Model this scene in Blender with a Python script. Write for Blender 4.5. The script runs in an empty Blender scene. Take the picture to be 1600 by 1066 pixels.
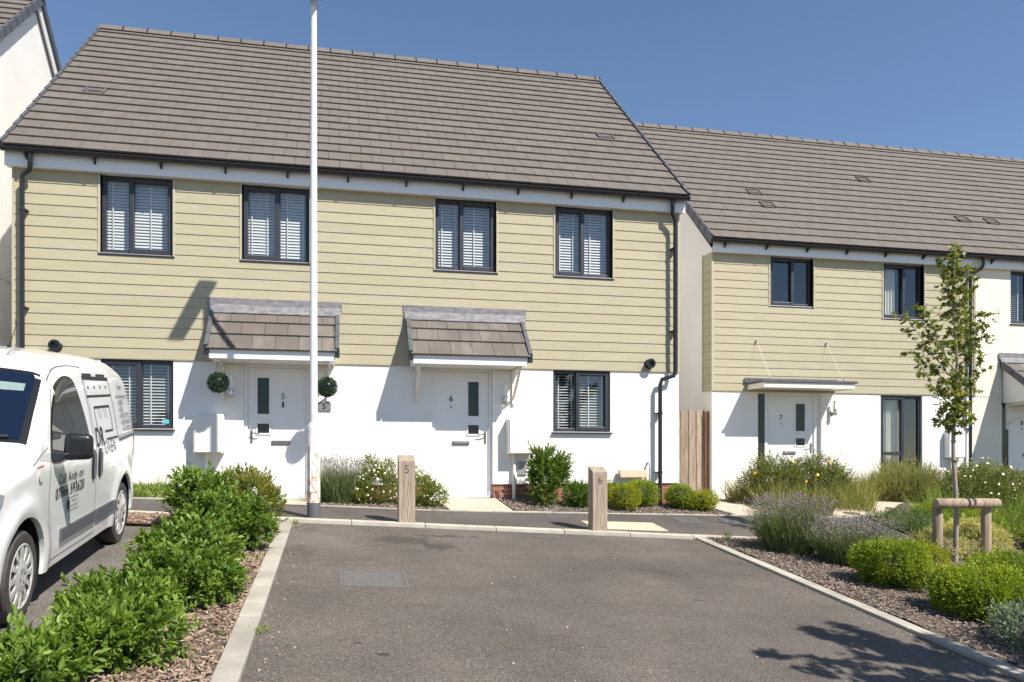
import bpy, bmesh, math, random
import numpy as np
from mathutils import Vector, Matrix
random.seed(7); rng = np.random.default_rng(11)
R = math.radians
SC = bpy.context.scene
COL = SC.collection
EYE = 1.7                       # eye height; scene z = z relative to the eye + EYE
# ------------------------------------------------------------------ camera, sky, sun, exposure
cam = bpy.data.objects.new('camera', bpy.data.cameras.new('camera')); COL.objects.link(cam)
cam.location = (0, 0, EYE); cam.rotation_euler = (R(90), 0, R(-12.27))
cam.data.sensor_width = 36; cam.data.lens = 27.9; cam.data.shift_y = 0.1144
cam.data.clip_start = 0.05; cam.data.clip_end = 3000
SC.camera = cam
SX, SY, SZ = 0.71, -1.0, 1.40   # direction towards the sun
SEL = math.atan2(SZ, math.hypot(SX, SY)); SAZ = math.atan2(SX, SY)   # azimuth clockwise from +Y
W = bpy.data.worlds.new('World'); SC.world = W; W.use_nodes = True
nt = W.node_tree
sky = nt.nodes.new('ShaderNodeTexSky'); sky.sky_type = 'NISHITA'; sky.sun_disc = False
sky.sun_elevation = SEL; sky.sun_rotation = SAZ; sky.altitude = 1400; sky.air_density = 1.0; sky.dust_density = 0.15; sky.ozone_density = 2.6
nt.links.new(sky.outputs[0], nt.nodes['Background'].inputs[0]); nt.nodes['Background'].inputs[1].default_value = 0.10
sl = bpy.data.lights.new('sun', 'SUN'); sl.energy = 4.9; sl.angle = R(0.53); sl.color = (1.0, 0.925, 0.83)
sun = bpy.data.objects.new('sun', sl); COL.objects.link(sun); sun.location = (10, -14, 20)
sun.rotation_euler = Vector((SX, SY, SZ)).to_track_quat('Z', 'Y').to_euler()
SC.view_settings.view_transform = 'Standard'; SC.view_settings.look = 'None'
SC.view_settings.exposure = 0.60; SC.view_settings.gamma = 1; SC.view_settings.use_curve_mapping = False

# ------------------------------------------------------------------ materials
def new_mat(name):
    m = bpy.data.materials.new(name); m.use_nodes = True
    t = m.node_tree; return m, t, t.nodes['Principled BSDF']
def N(t, ty, **kw):
    n = t.nodes.new(ty)
    for k, v in kw.items(): setattr(n, k, v)
    return n
def mat(name, c, rough=0.6, c2=None, scale=8, detail=6, bump=0.0, bscale=60, metal=0, stretch=(1,1,1), rnd=0.0, lo=0.35, hi=0.65, spec=0.5, coat=0, bdist=0.01, coords='Object'):
    m, t, p = new_mat(name)
    tc = N(t, 'ShaderNodeTexCoord'); mp = N(t, 'ShaderNodeMapping'); mp.inputs['Scale'].default_value = stretch
    t.links.new(tc.outputs[coords], mp.inputs[0])
    p.inputs['Roughness'].default_value = rough; p.inputs['Metallic'].default_value = metal
    p.inputs['Specular IOR Level'].default_value = spec; p.inputs['Coat Weight'].default_value = coat
    src = None
    if c2:
        n = N(t, 'ShaderNodeTexNoise'); n.inputs['Scale'].default_value = scale; n.inputs['Detail'].default_value = detail
        t.links.new(mp.outputs[0], n.inputs['Vector'])
        r = N(t, 'ShaderNodeMapRange'); r.inputs[1].default_value = lo; r.inputs[2].default_value = hi
        t.links.new(n.outputs[0], r.inputs[0])
        mx = N(t, 'ShaderNodeMix', data_type='RGBA'); mx.inputs[6].default_value = (*c, 1); mx.inputs[7].default_value = (*c2, 1)
        t.links.new(r.outputs[0], mx.inputs[0]); src = mx.outputs[2]
    if rnd:
        a = N(t, 'ShaderNodeAttribute', attribute_name='rnd')
        r2 = N(t, 'ShaderNodeMapRange'); r2.inputs[3].default_value = 1-rnd; r2.inputs[4].default_value = 1+rnd
        t.links.new(a.outputs['Fac'], r2.inputs[0])
        mm = N(t, 'ShaderNodeVectorMath', operation='SCALE')
        if src: t.links.new(src, mm.inputs[0])
        else: mm.inputs[0].default_value = c
        t.links.new(r2.outputs[0], mm.inputs['Scale']); src = mm.outputs[0]
    if src: t.links.new(src, p.inputs['Base Color'])
    else: p.inputs['Base Color'].default_value = (*c, 1)
    if bump:
        nb = N(t, 'ShaderNodeTexNoise'); nb.inputs['Scale'].default_value = bscale; nb.inputs['Detail'].default_value = 5
        t.links.new(mp.outputs[0], nb.inputs['Vector'])
        b = N(t, 'ShaderNodeBump'); b.inputs['Strength'].default_value = bump; b.inputs['Distance'].default_value = bdist
        t.links.new(nb.outputs[0], b.inputs['Height']); t.links.new(b.outputs[0], p.inputs['Normal'])
    return m
def leaf_mat(name, c1, c2, rough=0.4, trans=0.3, tcol=None, spec=0.4):
    m, t, p = new_mat(name)
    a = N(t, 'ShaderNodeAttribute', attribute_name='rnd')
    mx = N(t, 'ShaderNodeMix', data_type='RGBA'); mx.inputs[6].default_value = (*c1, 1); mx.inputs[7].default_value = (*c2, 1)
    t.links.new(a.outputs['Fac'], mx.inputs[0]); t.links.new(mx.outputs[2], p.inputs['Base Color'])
    p.inputs['Roughness'].default_value = rough; p.inputs['Specular IOR Level'].default_value = spec
    tr = N(t, 'ShaderNodeBsdfTranslucent'); g = N(t, 'ShaderNodeMix', data_type='RGBA', blend_type='MULTIPLY')
    g.inputs[0].default_value = 1; g.inputs[7].default_value = (*(tcol or (1.6, 1.5, 0.6)), 1)
    t.links.new(mx.outputs[2], g.inputs[6]); t.links.new(g.outputs[2], tr.inputs[0])
    ms = N(t, 'ShaderNodeMixShader'); ms.inputs[0].default_value = trans
    t.links.new(p.outputs[0], ms.inputs[1]); t.links.new(tr.outputs[0], ms.inputs[2])
    t.links.new(ms.outputs[0], t.nodes['Material Output'].inputs[0])
    return m
def glass_mat(name, tint=(0.75, 0.82, 0.82), ior=1.5, boost=1.0):
    m, t, p = new_mat(name); t.nodes.remove(p)
    tr = N(t, 'ShaderNodeBsdfTransparent'); tr.inputs[0].default_value = (*tint, 1)
    gl = N(t, 'ShaderNodeBsdfGlossy'); gl.inputs['Roughness'].default_value = 0.0
    ge = N(t, 'ShaderNodeNewGeometry'); dt = N(t, 'ShaderNodeVectorMath', operation='DOT_PRODUCT')
    t.links.new(ge.outputs['Normal'], dt.inputs[0]); t.links.new(ge.outputs['Incoming'], dt.inputs[1])
    ab = N(t, 'ShaderNodeMath', operation='ABSOLUTE'); t.links.new(dt.outputs['Value'], ab.inputs[0])
    om = N(t, 'ShaderNodeMath', operation='SUBTRACT'); om.inputs[0].default_value = 1; t.links.new(ab.outputs[0], om.inputs[1])
    pw = N(t, 'ShaderNodeMath', operation='POWER'); pw.inputs[1].default_value = 5; t.links.new(om.outputs[0], pw.inputs[0])
    mu = N(t, 'ShaderNodeMath', operation='MULTIPLY_ADD', use_clamp=True); mu.inputs[1].default_value = .92; mu.inputs[2].default_value = .04*boost
    t.links.new(pw.outputs[0], mu.inputs[0])
    ms = N(t, 'ShaderNodeMixShader'); t.links.new(mu.outputs[0], ms.inputs[0])
    t.links.new(tr.outputs[0], ms.inputs[1]); t.links.new(gl.outputs[0], ms.inputs[2])
    t.links.new(ms.outputs[0], t.nodes['Material Output'].inputs[0]); return m

def asphalt_mat(name, base, speck=0.9, patch=None):
    m, t, p = new_mat(name)
    tc = N(t, 'ShaderNodeTexCoord'); p.inputs['Roughness'].default_value = 0.85; p.inputs['Specular IOR Level'].default_value = 0.3
    n1 = N(t, 'ShaderNodeTexNoise'); n1.inputs['Scale'].default_value = 1.1; n1.inputs['Detail'].default_value = 5; n1.inputs['Roughness'].default_value = 0.6
    n2 = N(t, 'ShaderNodeTexVoronoi'); n2.inputs['Scale'].default_value = 135
    n3 = N(t, 'ShaderNodeTexNoise'); n3.inputs['Scale'].default_value = 55; n3.inputs['Detail'].default_value = 8; n3.inputs['Roughness'].default_value = 0.8
    n4 = N(t, 'ShaderNodeTexVoronoi'); n4.inputs['Scale'].default_value = 16
    for n in (n1, n2, n3, n4): t.links.new(tc.outputs['Object'], n.inputs['Vector'])
    sep = N(t, 'ShaderNodeSeparateColor'); t.links.new(n2.outputs['Color'], sep.inputs[0])
    r = N(t, 'ShaderNodeValToRGB'); e = r.color_ramp
    e.elements[0].position = 0.0; e.elements[0].color = (*[c*0.55 for c in base], 1)
    e.elements[1].position = 1.0; e.elements[1].color = (*[min(1, c*1.9) for c in base], 1)
    q = e.elements.new(0.35); q.color = (*[c*0.85 for c in base], 1)
    q = e.elements.new(0.88); q.color = (*[c*1.25 for c in base], 1)
    t.links.new(sep.outputs[0], r.inputs[0])
    mr = N(t, 'ShaderNodeMapRange'); mr.inputs[1].default_value = .3; mr.inputs[2].default_value = .7; mr.inputs[3].default_value = .78; mr.inputs[4].default_value = 1.20
    t.links.new(n1.outputs[0], mr.inputs[0])
    mr3 = N(t, 'ShaderNodeMapRange'); mr3.inputs[1].default_value = .35; mr3.inputs[2].default_value = .65; mr3.inputs[3].default_value = .8; mr3.inputs[4].default_value = 1.2
    t.links.new(n3.outputs[0], mr3.inputs[0])
    mu = N(t, 'ShaderNodeMath', operation='MULTIPLY'); t.links.new(mr.outputs[0], mu.inputs[0]); t.links.new(mr3.outputs[0], mu.inputs[1])
    # pale stray chippings
    s4 = N(t, 'ShaderNodeSeparateColor'); t.links.new(n4.outputs['Color'], s4.inputs[0])
    g1 = N(t, 'ShaderNodeMath', operation='GREATER_THAN'); g1.inputs[1].default_value = .86; t.links.new(s4.outputs[0], g1.inputs[0])
    g2 = N(t, 'ShaderNodeMath', operation='LESS_THAN'); g2.inputs[1].default_value = .10; t.links.new(n4.outputs['Distance'], g2.inputs[0])
    g3 = N(t, 'ShaderNodeMath', operation='MULTIPLY'); t.links.new(g1.outputs[0], g3.inputs[0]); t.links.new(g2.outputs[0], g3.inputs[1])
    sc = N(t, 'ShaderNodeVectorMath', operation='SCALE'); t.links.new(r.outputs[0], sc.inputs[0]); t.links.new(mu.outputs[0], sc.inputs['Scale'])
    mx = N(t, 'ShaderNodeMix', data_type='RGBA'); mx.inputs[7].default_value = (.42, .40, .36, 1)
    t.links.new(g3.outputs[0], mx.inputs[0]); t.links.new(sc.outputs[0], mx.inputs[6])
    last = mx.outputs[2]
    for (px, py, rad, dark) in (patch or []):       # oil and wear stains with shapes of their own
        pos = N(t, 'ShaderNodeVectorMath', operation='SUBTRACT'); pos.inputs[1].default_value = (px, py, 0); t.links.new(tc.outputs['Object'], pos.inputs[0])
        ml = N(t, 'ShaderNodeVectorMath', operation='MULTIPLY'); ml.inputs[1].default_value = (1/rad[0], 1/rad[1], 0); t.links.new(pos.outputs[0], ml.inputs[0])
        ln = N(t, 'ShaderNodeVectorMath', operation='LENGTH'); t.links.new(ml.outputs[0], ln.inputs[0])
        nn = N(t, 'ShaderNodeTexNoise'); nn.inputs['Scale'].default_value = 7; nn.inputs['Detail'].default_value = 6; t.links.new(tc.outputs['Object'], nn.inputs['Vector'])
        ad = N(t, 'ShaderNodeMath', operation='MULTIPLY_ADD'); ad.inputs[1].default_value = 2.6; ad.inputs[2].default_value = -1.3; t.links.new(nn.outputs[0], ad.inputs[0])
        a2 = N(t, 'ShaderNodeMath', operation='ADD'); t.links.new(ad.outputs[0], a2.inputs[0]); t.links.new(ln.outputs['Value'], a2.inputs[1])
        mr4 = N(t, 'ShaderNodeMapRange'); mr4.inputs[1].default_value = .55; mr4.inputs[2].default_value = 1.0; mr4.inputs[3].default_value = dark; mr4.inputs[4].default_value = 1
        t.links.new(a2.outputs[0], mr4.inputs[0])
        s5 = N(t, 'ShaderNodeVectorMath', operation='SCALE'); t.links.new(last, s5.inputs[0]); t.links.new(mr4.outputs[0], s5.inputs['Scale']); last = s5.outputs[0]
    t.links.new(last, p.inputs['Base Color'])
    b = N(t, 'ShaderNodeBump'); b.inputs['Strength'].default_value = 0.55; b.inputs['Distance'].default_value = 0.006
    t.links.new(n2.outputs['Distance'], b.inputs['Height']); t.links.new(b.outputs[0], p.inputs['Normal'])
    return m

M = {}
M['white'] = mat('white_render', (.82, .80, .77), .9, (.75, .74, .71), 1.3, 6, .25, 260, bdist=.004)
M['cream'] = mat('cream_render', (.80, .74, .62), .9, (.76, .70, .58), 1.3, 6, .25, 260, bdist=.004)
M['gablewhite'] = mat('gable_render', (.80, .77, .73), .9, (.75, .72, .68), 1.1, 6, .25, 260, bdist=.004)
M['clad'] = mat('cladding_board', (.415, .380, .262), .75, (.38, .348, .238), 3, 8, .3, 26, stretch=(1, 1, 9), rnd=.03, bdist=.003)
M['tile'] = mat('roof_tile', (.153, .133, .115), .85, (.131, .114, .099), 5, 8, .25, 120, rnd=.045, bdist=.004)
M['tile2'] = mat('canopy_tile', (.135, .116, .10), .85, (.20, .18, .16), 4, 8, .3, 90, rnd=.08, lo=.5, hi=.75, stretch=(1, .3, .3), bdist=.004)
M['verge'] = mat('verge_grey', (.075, .08, .092), .6, (.10, .107, .12), 9, 4)
M['ventgrey'] = mat('vent_tile', (.11, .10, .095), .8)
M['upvc'] = mat('white_upvc', (.80, .80, .80), .35)
M['upvc_warm'] = mat('cream_upvc', (.78, .73, .64), .4)
M['door'] = mat('white_door', (.80, .79, .78), .35)
M['anth'] = mat('anthracite_frame', (.027, .030, .040), .45)
M['black'] = mat('black_plastic', (.012, .013, .015), .35)
M['gutterblack'] = mat('gutter_black', (.014, .016, .02), .4)
M['brick'] = None
M['lead'] = mat('lead_flashing', (.13, .13, .145), .65, (.24, .235, .245), 9, 7, .4, 30, stretch=(1, 1, 2.5))
M['glass'] = glass_mat('window_glass', (.92, .95, .95), boost=2.8)
M['darkglass'] = mat('obscured_glass', (.012, .017, .022), .12, spec=.35)
M['blind'] = mat('blind_slat', (.62, .62, .61), .55)
M['curtain'] = mat('net_curtain', (.72, .72, .66), .8, (.62, .62, .57), 30, 3, stretch=(1, 1, .05))
M['inside'] = mat('interior_shade', (.055, .05, .045), .9)  # dark colour stands in for the dimness inside the rooms
M['steel'] = mat('stainless_steel', (.62, .60, .57), .25, metal=1)
M['bronze'] = mat('dark_steel', (.25, .22, .20), .35, metal=.8)
M['frosted'] = mat('frosted_diffuser', (.85, .83, .78), .5)
M['paint'] = mat('van_paint', (.80, .80, .79), .18, coat=.6)
M['vanglass'] = mat('van_glass', (.03, .035, .035), .02, spec=.9)
M['screenglass'] = mat('windscreen_glass', (.006, .012, .03), .03, spec=.6)
M['rubber'] = mat('tyre_rubber', (.05, .044, .042), .85, (.075, .066, .06), 20, 4, .3, 90)
M['hub'] = mat('hubcap_silver', (.66, .65, .64), .35, metal=.35)
M['trim'] = mat('grey_trim', (.10, .105, .115), .6)
M['ink'] = mat('lettering_ink', (.015, .016, .02), .5)
M['inklight'] = mat('lettering_grey', (.30, .30, .31), .5)
M['inkred'] = mat('lettering_red', (.6, .12, .08), .5)
M['amber'] = mat('repeater_lens', (.75, .72, .66), .2)
M['redlens'] = mat('tail_lens', (.55, .05, .03), .15)
M['galv'] = mat('galvanised', (.42, .43, .44), .45, (.52, .53, .54), 14, 3, metal=.5)
M['kerb'] = mat('kerb_concrete', (.50, .465, .385), .9, (.40, .37, .31), 5, 8, .4, 120, rnd=.08, bdist=.005)
M['edging'] = mat('edging_concrete', (.43, .40, .335), .9, (.31, .29, .245), 3, 9, .5, 120, rnd=.08, bdist=.005)
M['slab'] = mat('paving_slab', (.60, .52, .41), .9, (.50, .43, .34), 2.5, 7, .3, 90, rnd=.1)
M['cover'] = mat('cover_concrete', (.60, .53, .38), .85, (.48, .43, .31), 6, 8, .3, 120)
M['coverdark'] = mat('cover_iron', (.10, .10, .10), .7, (.15, .15, .15), 30, 4, .6, 60)
M['covergrey'] = mat('cover_worn', (.165, .16, .15), .8, (.10, .098, .092), 45, 9, 1, 90)
M['terracotta'] = mat('terracotta_board', (.62, .36, .25), .8, (.55, .32, .22), 9, 5)
M['beige'] = mat('beige_plastic', (.76, .73, .67), .5)
M['asphalt'] = asphalt_mat('asphalt', (.122, .106, .091), patch=[(.72, 9.15, (.42, .26), .66), (1.25, 9.50, (.42, .10), .5), (1.12, 8.85, (.26, .22), .6), (.28, 5.19, (.05, .022), .35), (.12, 5.42, (.03, .015), .4), (3.22, 6.77, (.07, .03), .55), (.1, 7.25, (.75, .7), 1.10), (.0, 9.0, (.5, 1.1), 1.16), (3.3, 8.2, (1.3, .5), .90), (2.0, 6.3, (1.6, .4), .93)])
M['pave'] = asphalt_mat('pavement_asphalt', (.105, .092, .083))
M['road'] = asphalt_mat('road_asphalt', (.150, .137, .124))
M['mulchbase'] = mat('mulch', (.085, .062, .046), .95, (.18, .14, .105), 18, 9, 1, 60, bdist=.03)
M['chip'] = leaf_mat('bark_chip', (.17, .10, .07), (.46, .36, .27), .85, .0)
M['chipdark'] = leaf_mat('bark_chip_dark', (.09, .065, .05), (.40, .33, .27), .85, .0)
M['soil'] = mat('soil', (.09, .065, .045), .95, (.17, .14, .08), 9, 9, 1, 40, bdist=.03)
M['laurel'] = leaf_mat('laurel_leaf', (.028, .078, .012), (.20, .31, .045), .40, .3, spec=.4)
M['laurel2'] = leaf_mat('privet_leaf', (.05, .12, .02), (.13, .24, .035), .4, .3)
M['bronzeleaf'] = leaf_mat('bronze_leaf', (.07, .17, .015), (.34, .30, .07), .4, .35)
M['box'] = leaf_mat('box_leaf', (.05, .12, .008), (.33, .42, .03), .45, .3)
M['golden'] = leaf_mat('golden_leaf', (.12, .19, .01), (.42, .42, .03), .45, .3)
M['darkbox'] = leaf_mat('dark_leaf', (.022, .06, .015), (.07, .14, .03), .4, .25)
M['lav_leaf'] = leaf_mat('lavender_stem', (.08, .15, .04), (.24, .28, .13), .7, .25)
M['lav_flower'] = leaf_mat('lavender_flower', (.19, .15, .17), (.40, .34, .31), .8, .2, (1.1, 1, 1.2))
M['potent'] = leaf_mat('potentilla_leaf', (.07, .13, .02), (.28, .31, .06), .5, .3)
M['petalw'] = leaf_mat('white_petal', (.75, .73, .50), (.85, .83, .68), .6, .3, (1, 1, .9))
M['petaly'] = leaf_mat('yellow_petal', (.85, .42, .02), (.9, .62, .05), .6, .3, (1, 1, .6))
M['hyper'] = leaf_mat('hypericum_leaf', (.07, .11, .025), (.22, .24, .07), .5, .3)
M['olive'] = leaf_mat('olive_leaf', (.10, .14, .04), (.34, .33, .13), .6, .3)
M['grass'] = leaf_mat('grass_blade', (.13, .16, .04), (.38, .36, .13), .7, .3)
M['greengrass'] = leaf_mat('green_grass_blade', (.10, .18, .025), (.27, .34, .07), .6, .3)
M['juniper'] = leaf_mat('juniper_leaf', (.09, .16, .06), (.20, .28, .13), .6, .2)
M['cream_leaf'] = leaf_mat('cream_leaf', (.30, .33, .10), (.66, .62, .30), .5, .3)
M['sage'] = leaf_mat('sage_leaf', (.13, .20, .13), (.30, .37, .27), .6, .2)
M['red_leaf'] = leaf_mat('red_leaf', (.11, .02, .02), (.25, .06, .04), .5, .25, (1.4, .8, .6))
M['maple'] = leaf_mat('maple_leaf', (.06, .105, .02), (.30, .33, .08), .45, .35)
M['twig'] = mat('twig_bark', (.13, .09, .06), .9)
M['bark'] = mat('young_bark', (.36, .30, .25), .85, (.26, .21, .17), 20, 5, .4, 40)
M['topiary'] = leaf_mat('topiary_leaf', (.012, .04, .018), (.07, .14, .07), .35, .0, spec=.5)
M['strap'] = mat('rubber_strap', (.03, .03, .03), .6)

def wood_mat(name, c1, c2):
    m, t, p = new_mat(name); p.inputs['Roughness'].default_value = .85
    tc = N(t, 'ShaderNodeTexCoord'); mp = N(t, 'ShaderNodeMapping'); mp.inputs['Scale'].default_value = (14, 14, .9)
    t.links.new(tc.outputs['Object'], mp.inputs[0])
    n = N(t, 'ShaderNodeTexNoise'); n.inputs['Scale'].default_value = 2.2; n.inputs['Detail'].default_value = 9; n.inputs['Distortion'].default_value = .6
    t.links.new(mp.outputs[0], n.inputs['Vector'])
    r = N(t, 'ShaderNodeValToRGB'); r.color_ramp.elements[0].position = .33; r.color_ramp.elements[0].color = (*c1, 1)
    r.color_ramp.elements[1].position = .62; r.color_ramp.elements[1].color = (*c2, 1)
    t.links.new(n.outputs[0], r.inputs[0])
    a = N(t, 'ShaderNodeAttribute', attribute_name='rnd'); mr = N(t, 'ShaderNodeMapRange'); mr.inputs[3].default_value = .8; mr.inputs[4].default_value = 1.15
    t.links.new(a.outputs['Fac'], mr.inputs[0])
    s = N(t, 'ShaderNodeVectorMath', operation='SCALE'); t.links.new(r.outputs[0], s.inputs[0]); t.links.new(mr.outputs[0], s.inputs['Scale'])
    t.links.new(s.outputs[0], p.inputs['Base Color'])
    b = N(t, 'ShaderNodeBump'); b.inputs['Strength'].default_value = .5; b.inputs['Distance'].default_value = .006
    t.links.new(n.outputs[0], b.inputs['Height']); t.links.new(b.outputs[0], p.inputs['Normal']); return m
M['oak'] = wood_mat('weathered_oak', (.25, .195, .145), (.42, .345, .265))
M['fence'] = wood_mat('fence_timber', (.20, .155, .115), (.39, .315, .24))
M['fencebrown'] = wood_mat('fence_post_timber', (.15, .08, .045), (.30, .17, .10))
M['log'] = wood_mat('rounded_log', (.19, .14, .095), (.39, .31, .22))

def brick_mat():
    m, t, p = new_mat('red_brick'); p.inputs['Roughness'].default_value = .9
    tc = N(t, 'ShaderNodeTexCoord'); mp = N(t, 'ShaderNodeMapping'); mp.inputs['Rotation'].default_value = (R(-90), 0, 0)
    t.links.new(tc.outputs['Object'], mp.inputs[0])
    b = N(t, 'ShaderNodeTexBrick'); b.inputs['Scale'].default_value = 1; b.inputs['Brick Width'].default_value = .225; b.inputs['Row Height'].default_value = .075
    b.inputs['Mortar Size'].default_value = .006; b.inputs['Color1'].default_value = (.40, .15, .09, 1); b.inputs['Color2'].default_value = (.30, .11, .07, 1); b.inputs['Mortar'].default_value = (.42, .36, .30, 1)
    t.links.new(mp.outputs[0], b.inputs['Vector'])
    n = N(t, 'ShaderNodeTexNoise'); n.inputs['Scale'].default_value = 25; n.inputs['Detail'].default_value = 6; t.links.new(tc.outputs['Object'], n.inputs['Vector'])
    mx = N(t, 'ShaderNodeMix', data_type='RGBA', blend_type='MULTIPLY'); mx.inputs[0].default_value = .5
    t.links.new(b.outputs[0], mx.inputs[6]); t.links.new(n.outputs[1], mx.inputs[7]); t.links.new(mx.outputs[2], p.inputs['Base Color'])
    bp = N(t, 'ShaderNodeBump'); bp.inputs['Strength'].default_value = .6; bp.inputs['Distance'].default_value = -.008; t.links.new(b.outputs['Fac'], bp.inputs['Height']); t.links.new(bp.outputs[0], p.inputs['Normal'])
    return m
M['brick'] = brick_mat()
def post_mat():      # white paint with rust bleeding through in patches
    m, t, p = new_mat('painted_column'); p.inputs['Roughness'].default_value = .4
    tc = N(t, 'ShaderNodeTexCoord'); mp = N(t, 'ShaderNodeMapping'); mp.inputs['Scale'].default_value = (16, 16, 5); t.links.new(tc.outputs['Object'], mp.inputs[0])
    n = N(t, 'ShaderNodeTexNoise'); n.inputs['Scale'].default_value = 1.6; n.inputs['Detail'].default_value = 9; n.inputs['Roughness'].default_value = .65; t.links.new(mp.outputs[0], n.inputs['Vector'])
    sx = N(t, 'ShaderNodeSeparateXYZ'); t.links.new(tc.outputs['Object'], sx.inputs[0])
    mr = N(t, 'ShaderNodeMapRange'); mr.inputs[1].default_value = .2; mr.inputs[2].default_value = 1.45; mr.inputs[3].default_value = .12; mr.inputs[4].default_value = .0; t.links.new(sx.outputs[2], mr.inputs[0])
    ad = N(t, 'ShaderNodeMath', operation='ADD'); t.links.new(n.outputs[0], ad.inputs[0]); t.links.new(mr.outputs[0], ad.inputs[1])
    top = N(t, 'ShaderNodeMapRange'); top.inputs[1].default_value = 1.35; top.inputs[2].default_value = 1.75; top.inputs[3].default_value = 1; top.inputs[4].default_value = 0; t.links.new(sx.outputs[2], top.inputs[0])
    r = N(t, 'ShaderNodeMapRange'); r.inputs[1].default_value = .56; r.inputs[2].default_value = .70; t.links.new(ad.outputs[0], r.inputs[0])
    mu = N(t, 'ShaderNodeMath', operation='MULTIPLY'); t.links.new(r.outputs[0], mu.inputs[0]); t.links.new(top.outputs[0], mu.inputs[1])
    mx = N(t, 'ShaderNodeMix', data_type='RGBA'); mx.inputs[6].default_value = (.72, .72, .73, 1); mx.inputs[7].default_value = (.50, .26, .09, 1)
    t.links.new(mu.outputs[0], mx.inputs[0]); t.links.new(mx.outputs[2], p.inputs['Base Color']); return m
M['post'] = post_mat()

# ------------------------------------------------------------------ mesh helpers
class MB:
    def __init__(s): s.v = []; s.f = []; s.r = []; s.cur = 0.5
    def add(s, vs, fs, rnd=None):
        o = len(s.v); s.v += [tuple(v) for v in vs]; s.f += [tuple(i+o for i in f) for f in fs]
        s.r += [s.cur if rnd is None else rnd]*len(vs)
    def box(s, x0, x1, y0, y1, z0, z1, rnd=None):
        s.add([(x, y, z) for z in (z0, z1) for y in (y0, y1) for x in (x0, x1)],
              [(0, 2, 3, 1), (4, 5, 7, 6), (0, 1, 5, 4), (2, 6, 7, 3), (0, 4, 6, 2), (1, 3, 7, 5)], rnd)
    def hexa(s, p, rnd=None):   # 8 points ordered as box
        s.add(p, [(0, 2, 3, 1), (4, 5, 7, 6), (0, 1, 5, 4), (2, 6, 7, 3), (0, 4, 6, 2), (1, 3, 7, 5)], rnd)
    def tube(s, pts, rad, seg=10, cap=True, rnd=None):
        pts = [Vector(p) for p in pts]; n = len(pts); rr = rad if hasattr(rad, '__len__') else [rad]*n
        vs = []; up = None
        for i, p in enumerate(pts):
            d = (pts[min(i+1, n-1)]-pts[max(i-1, 0)]).normalized()
            if up is None:
                up = Vector((0, 0, 1)) if abs(d.z) < .9 else Vector((1, 0, 0))
            a = d.cross(up).normalized(); b = a.cross(d).normalized(); up = b
            for k in range(seg):
                t = 2*math.pi*k/seg; q = p+(a*math.cos(t)+b*math.sin(t))*rr[i]; vs.append(tuple(q))
        fs = []
        for i in range(n-1):
            for k in range(seg):
                k2 = (k+1) % seg; fs.append((i*seg+k, i*seg+k2, (i+1)*seg+k2, (i+1)*seg+k))
        if cap: fs.append(tuple(range(seg-1, -1, -1))); fs.append(tuple((n-1)*seg+k for k in range(seg)))
        s.add(vs, fs, rnd)
    def lathe(s, prof, c, axis='z', seg=32, rnd=None):   # prof: (r, h) along axis
        vs = []
        for r, h in prof:
            for k in range(seg):
                t = 2*math.pi*k/seg; a, b = r*math.cos(t), r*math.sin(t)
                vs.append({'z': (c[0]+a, c[1]+b, c[2]+h), 'x': (c[0]+h, c[1]+a, c[2]+b), 'y': (c[0]+b, c[1]+h, c[2]+a)}[axis])
        fs = []
        for i in range(len(prof)-1):
            for k in range(seg):
                k2 = (k+1) % seg; fs.append((i*seg+k, i*seg+k2, (i+1)*seg+k2, (i+1)*seg+k))
        fs.append(tuple(range(seg-1, -1, -1))); fs.append(tuple((len(prof)-1)*seg+k for k in range(seg)))
        s.add(vs, fs, rnd)
    def prism(s, poly, ax, a, b, rnd=None):    # polygon (2-D) extruded along ax between a and b
        def P(u, v, w): return {'x': (w, u, v), 'y': (u, w, v), 'z': (u, v, w)}[ax]
        n = len(poly); vs = [P(u, v, a) for u, v in poly]+[P(u, v, b) for u, v in poly]
        fs = [tuple(range(n)), tuple(range(2*n-1, n-1, -1))]+[(i, i+n, (i+1) % n+n, (i+1) % n) for i in range(n)]
        s.add(vs, fs, rnd)
    def build(s, name, m, parent=None, smooth=False, bevel=0, seg=2, norm=True):
        me = bpy.data.meshes.new(name); me.from_pydata(s.v, [], s.f)
        at = me.attributes.new('rnd', 'FLOAT', 'POINT'); at.data.foreach_set('value', s.r)
        if norm:
            b = bmesh.new(); b.from_mesh(me); bmesh.ops.recalc_face_normals(b, faces=b.faces); b.to_mesh(me); b.free()
        me.materials.append(m)
        if smooth: me.polygons.foreach_set('use_smooth', [True]*len(me.polygons))
        o = bpy.data.objects.new(name, me); COL.objects.link(o)
        if parent: o.parent = parent
        if bevel:
            md = o.modifiers.new('bevel', 'BEVEL'); md.width = bevel; md.segments = seg; md.limit_method = 'ANGLE'; md.angle_limit = R(40)
        if smooth:
            try: me.set_sharp_from_angle(angle=R(42))
            except Exception: pass
        return o
def tag(o, label=None, cat=None, group=None, kind=None):
    if label: o['label'] = label
    if cat: o['category'] = cat
    if group: o['group'] = group
    if kind: o['kind'] = kind
    return o
def empty(name, loc, label, cat, group=None, rot=(0, 0, 0)):
    o = bpy.data.objects.new(name, None); COL.objects.link(o); o.location = loc; o.rotation_euler = rot; o.empty_display_size = .2
    return tag(o, label, cat, group)
_fonts = {}
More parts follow.
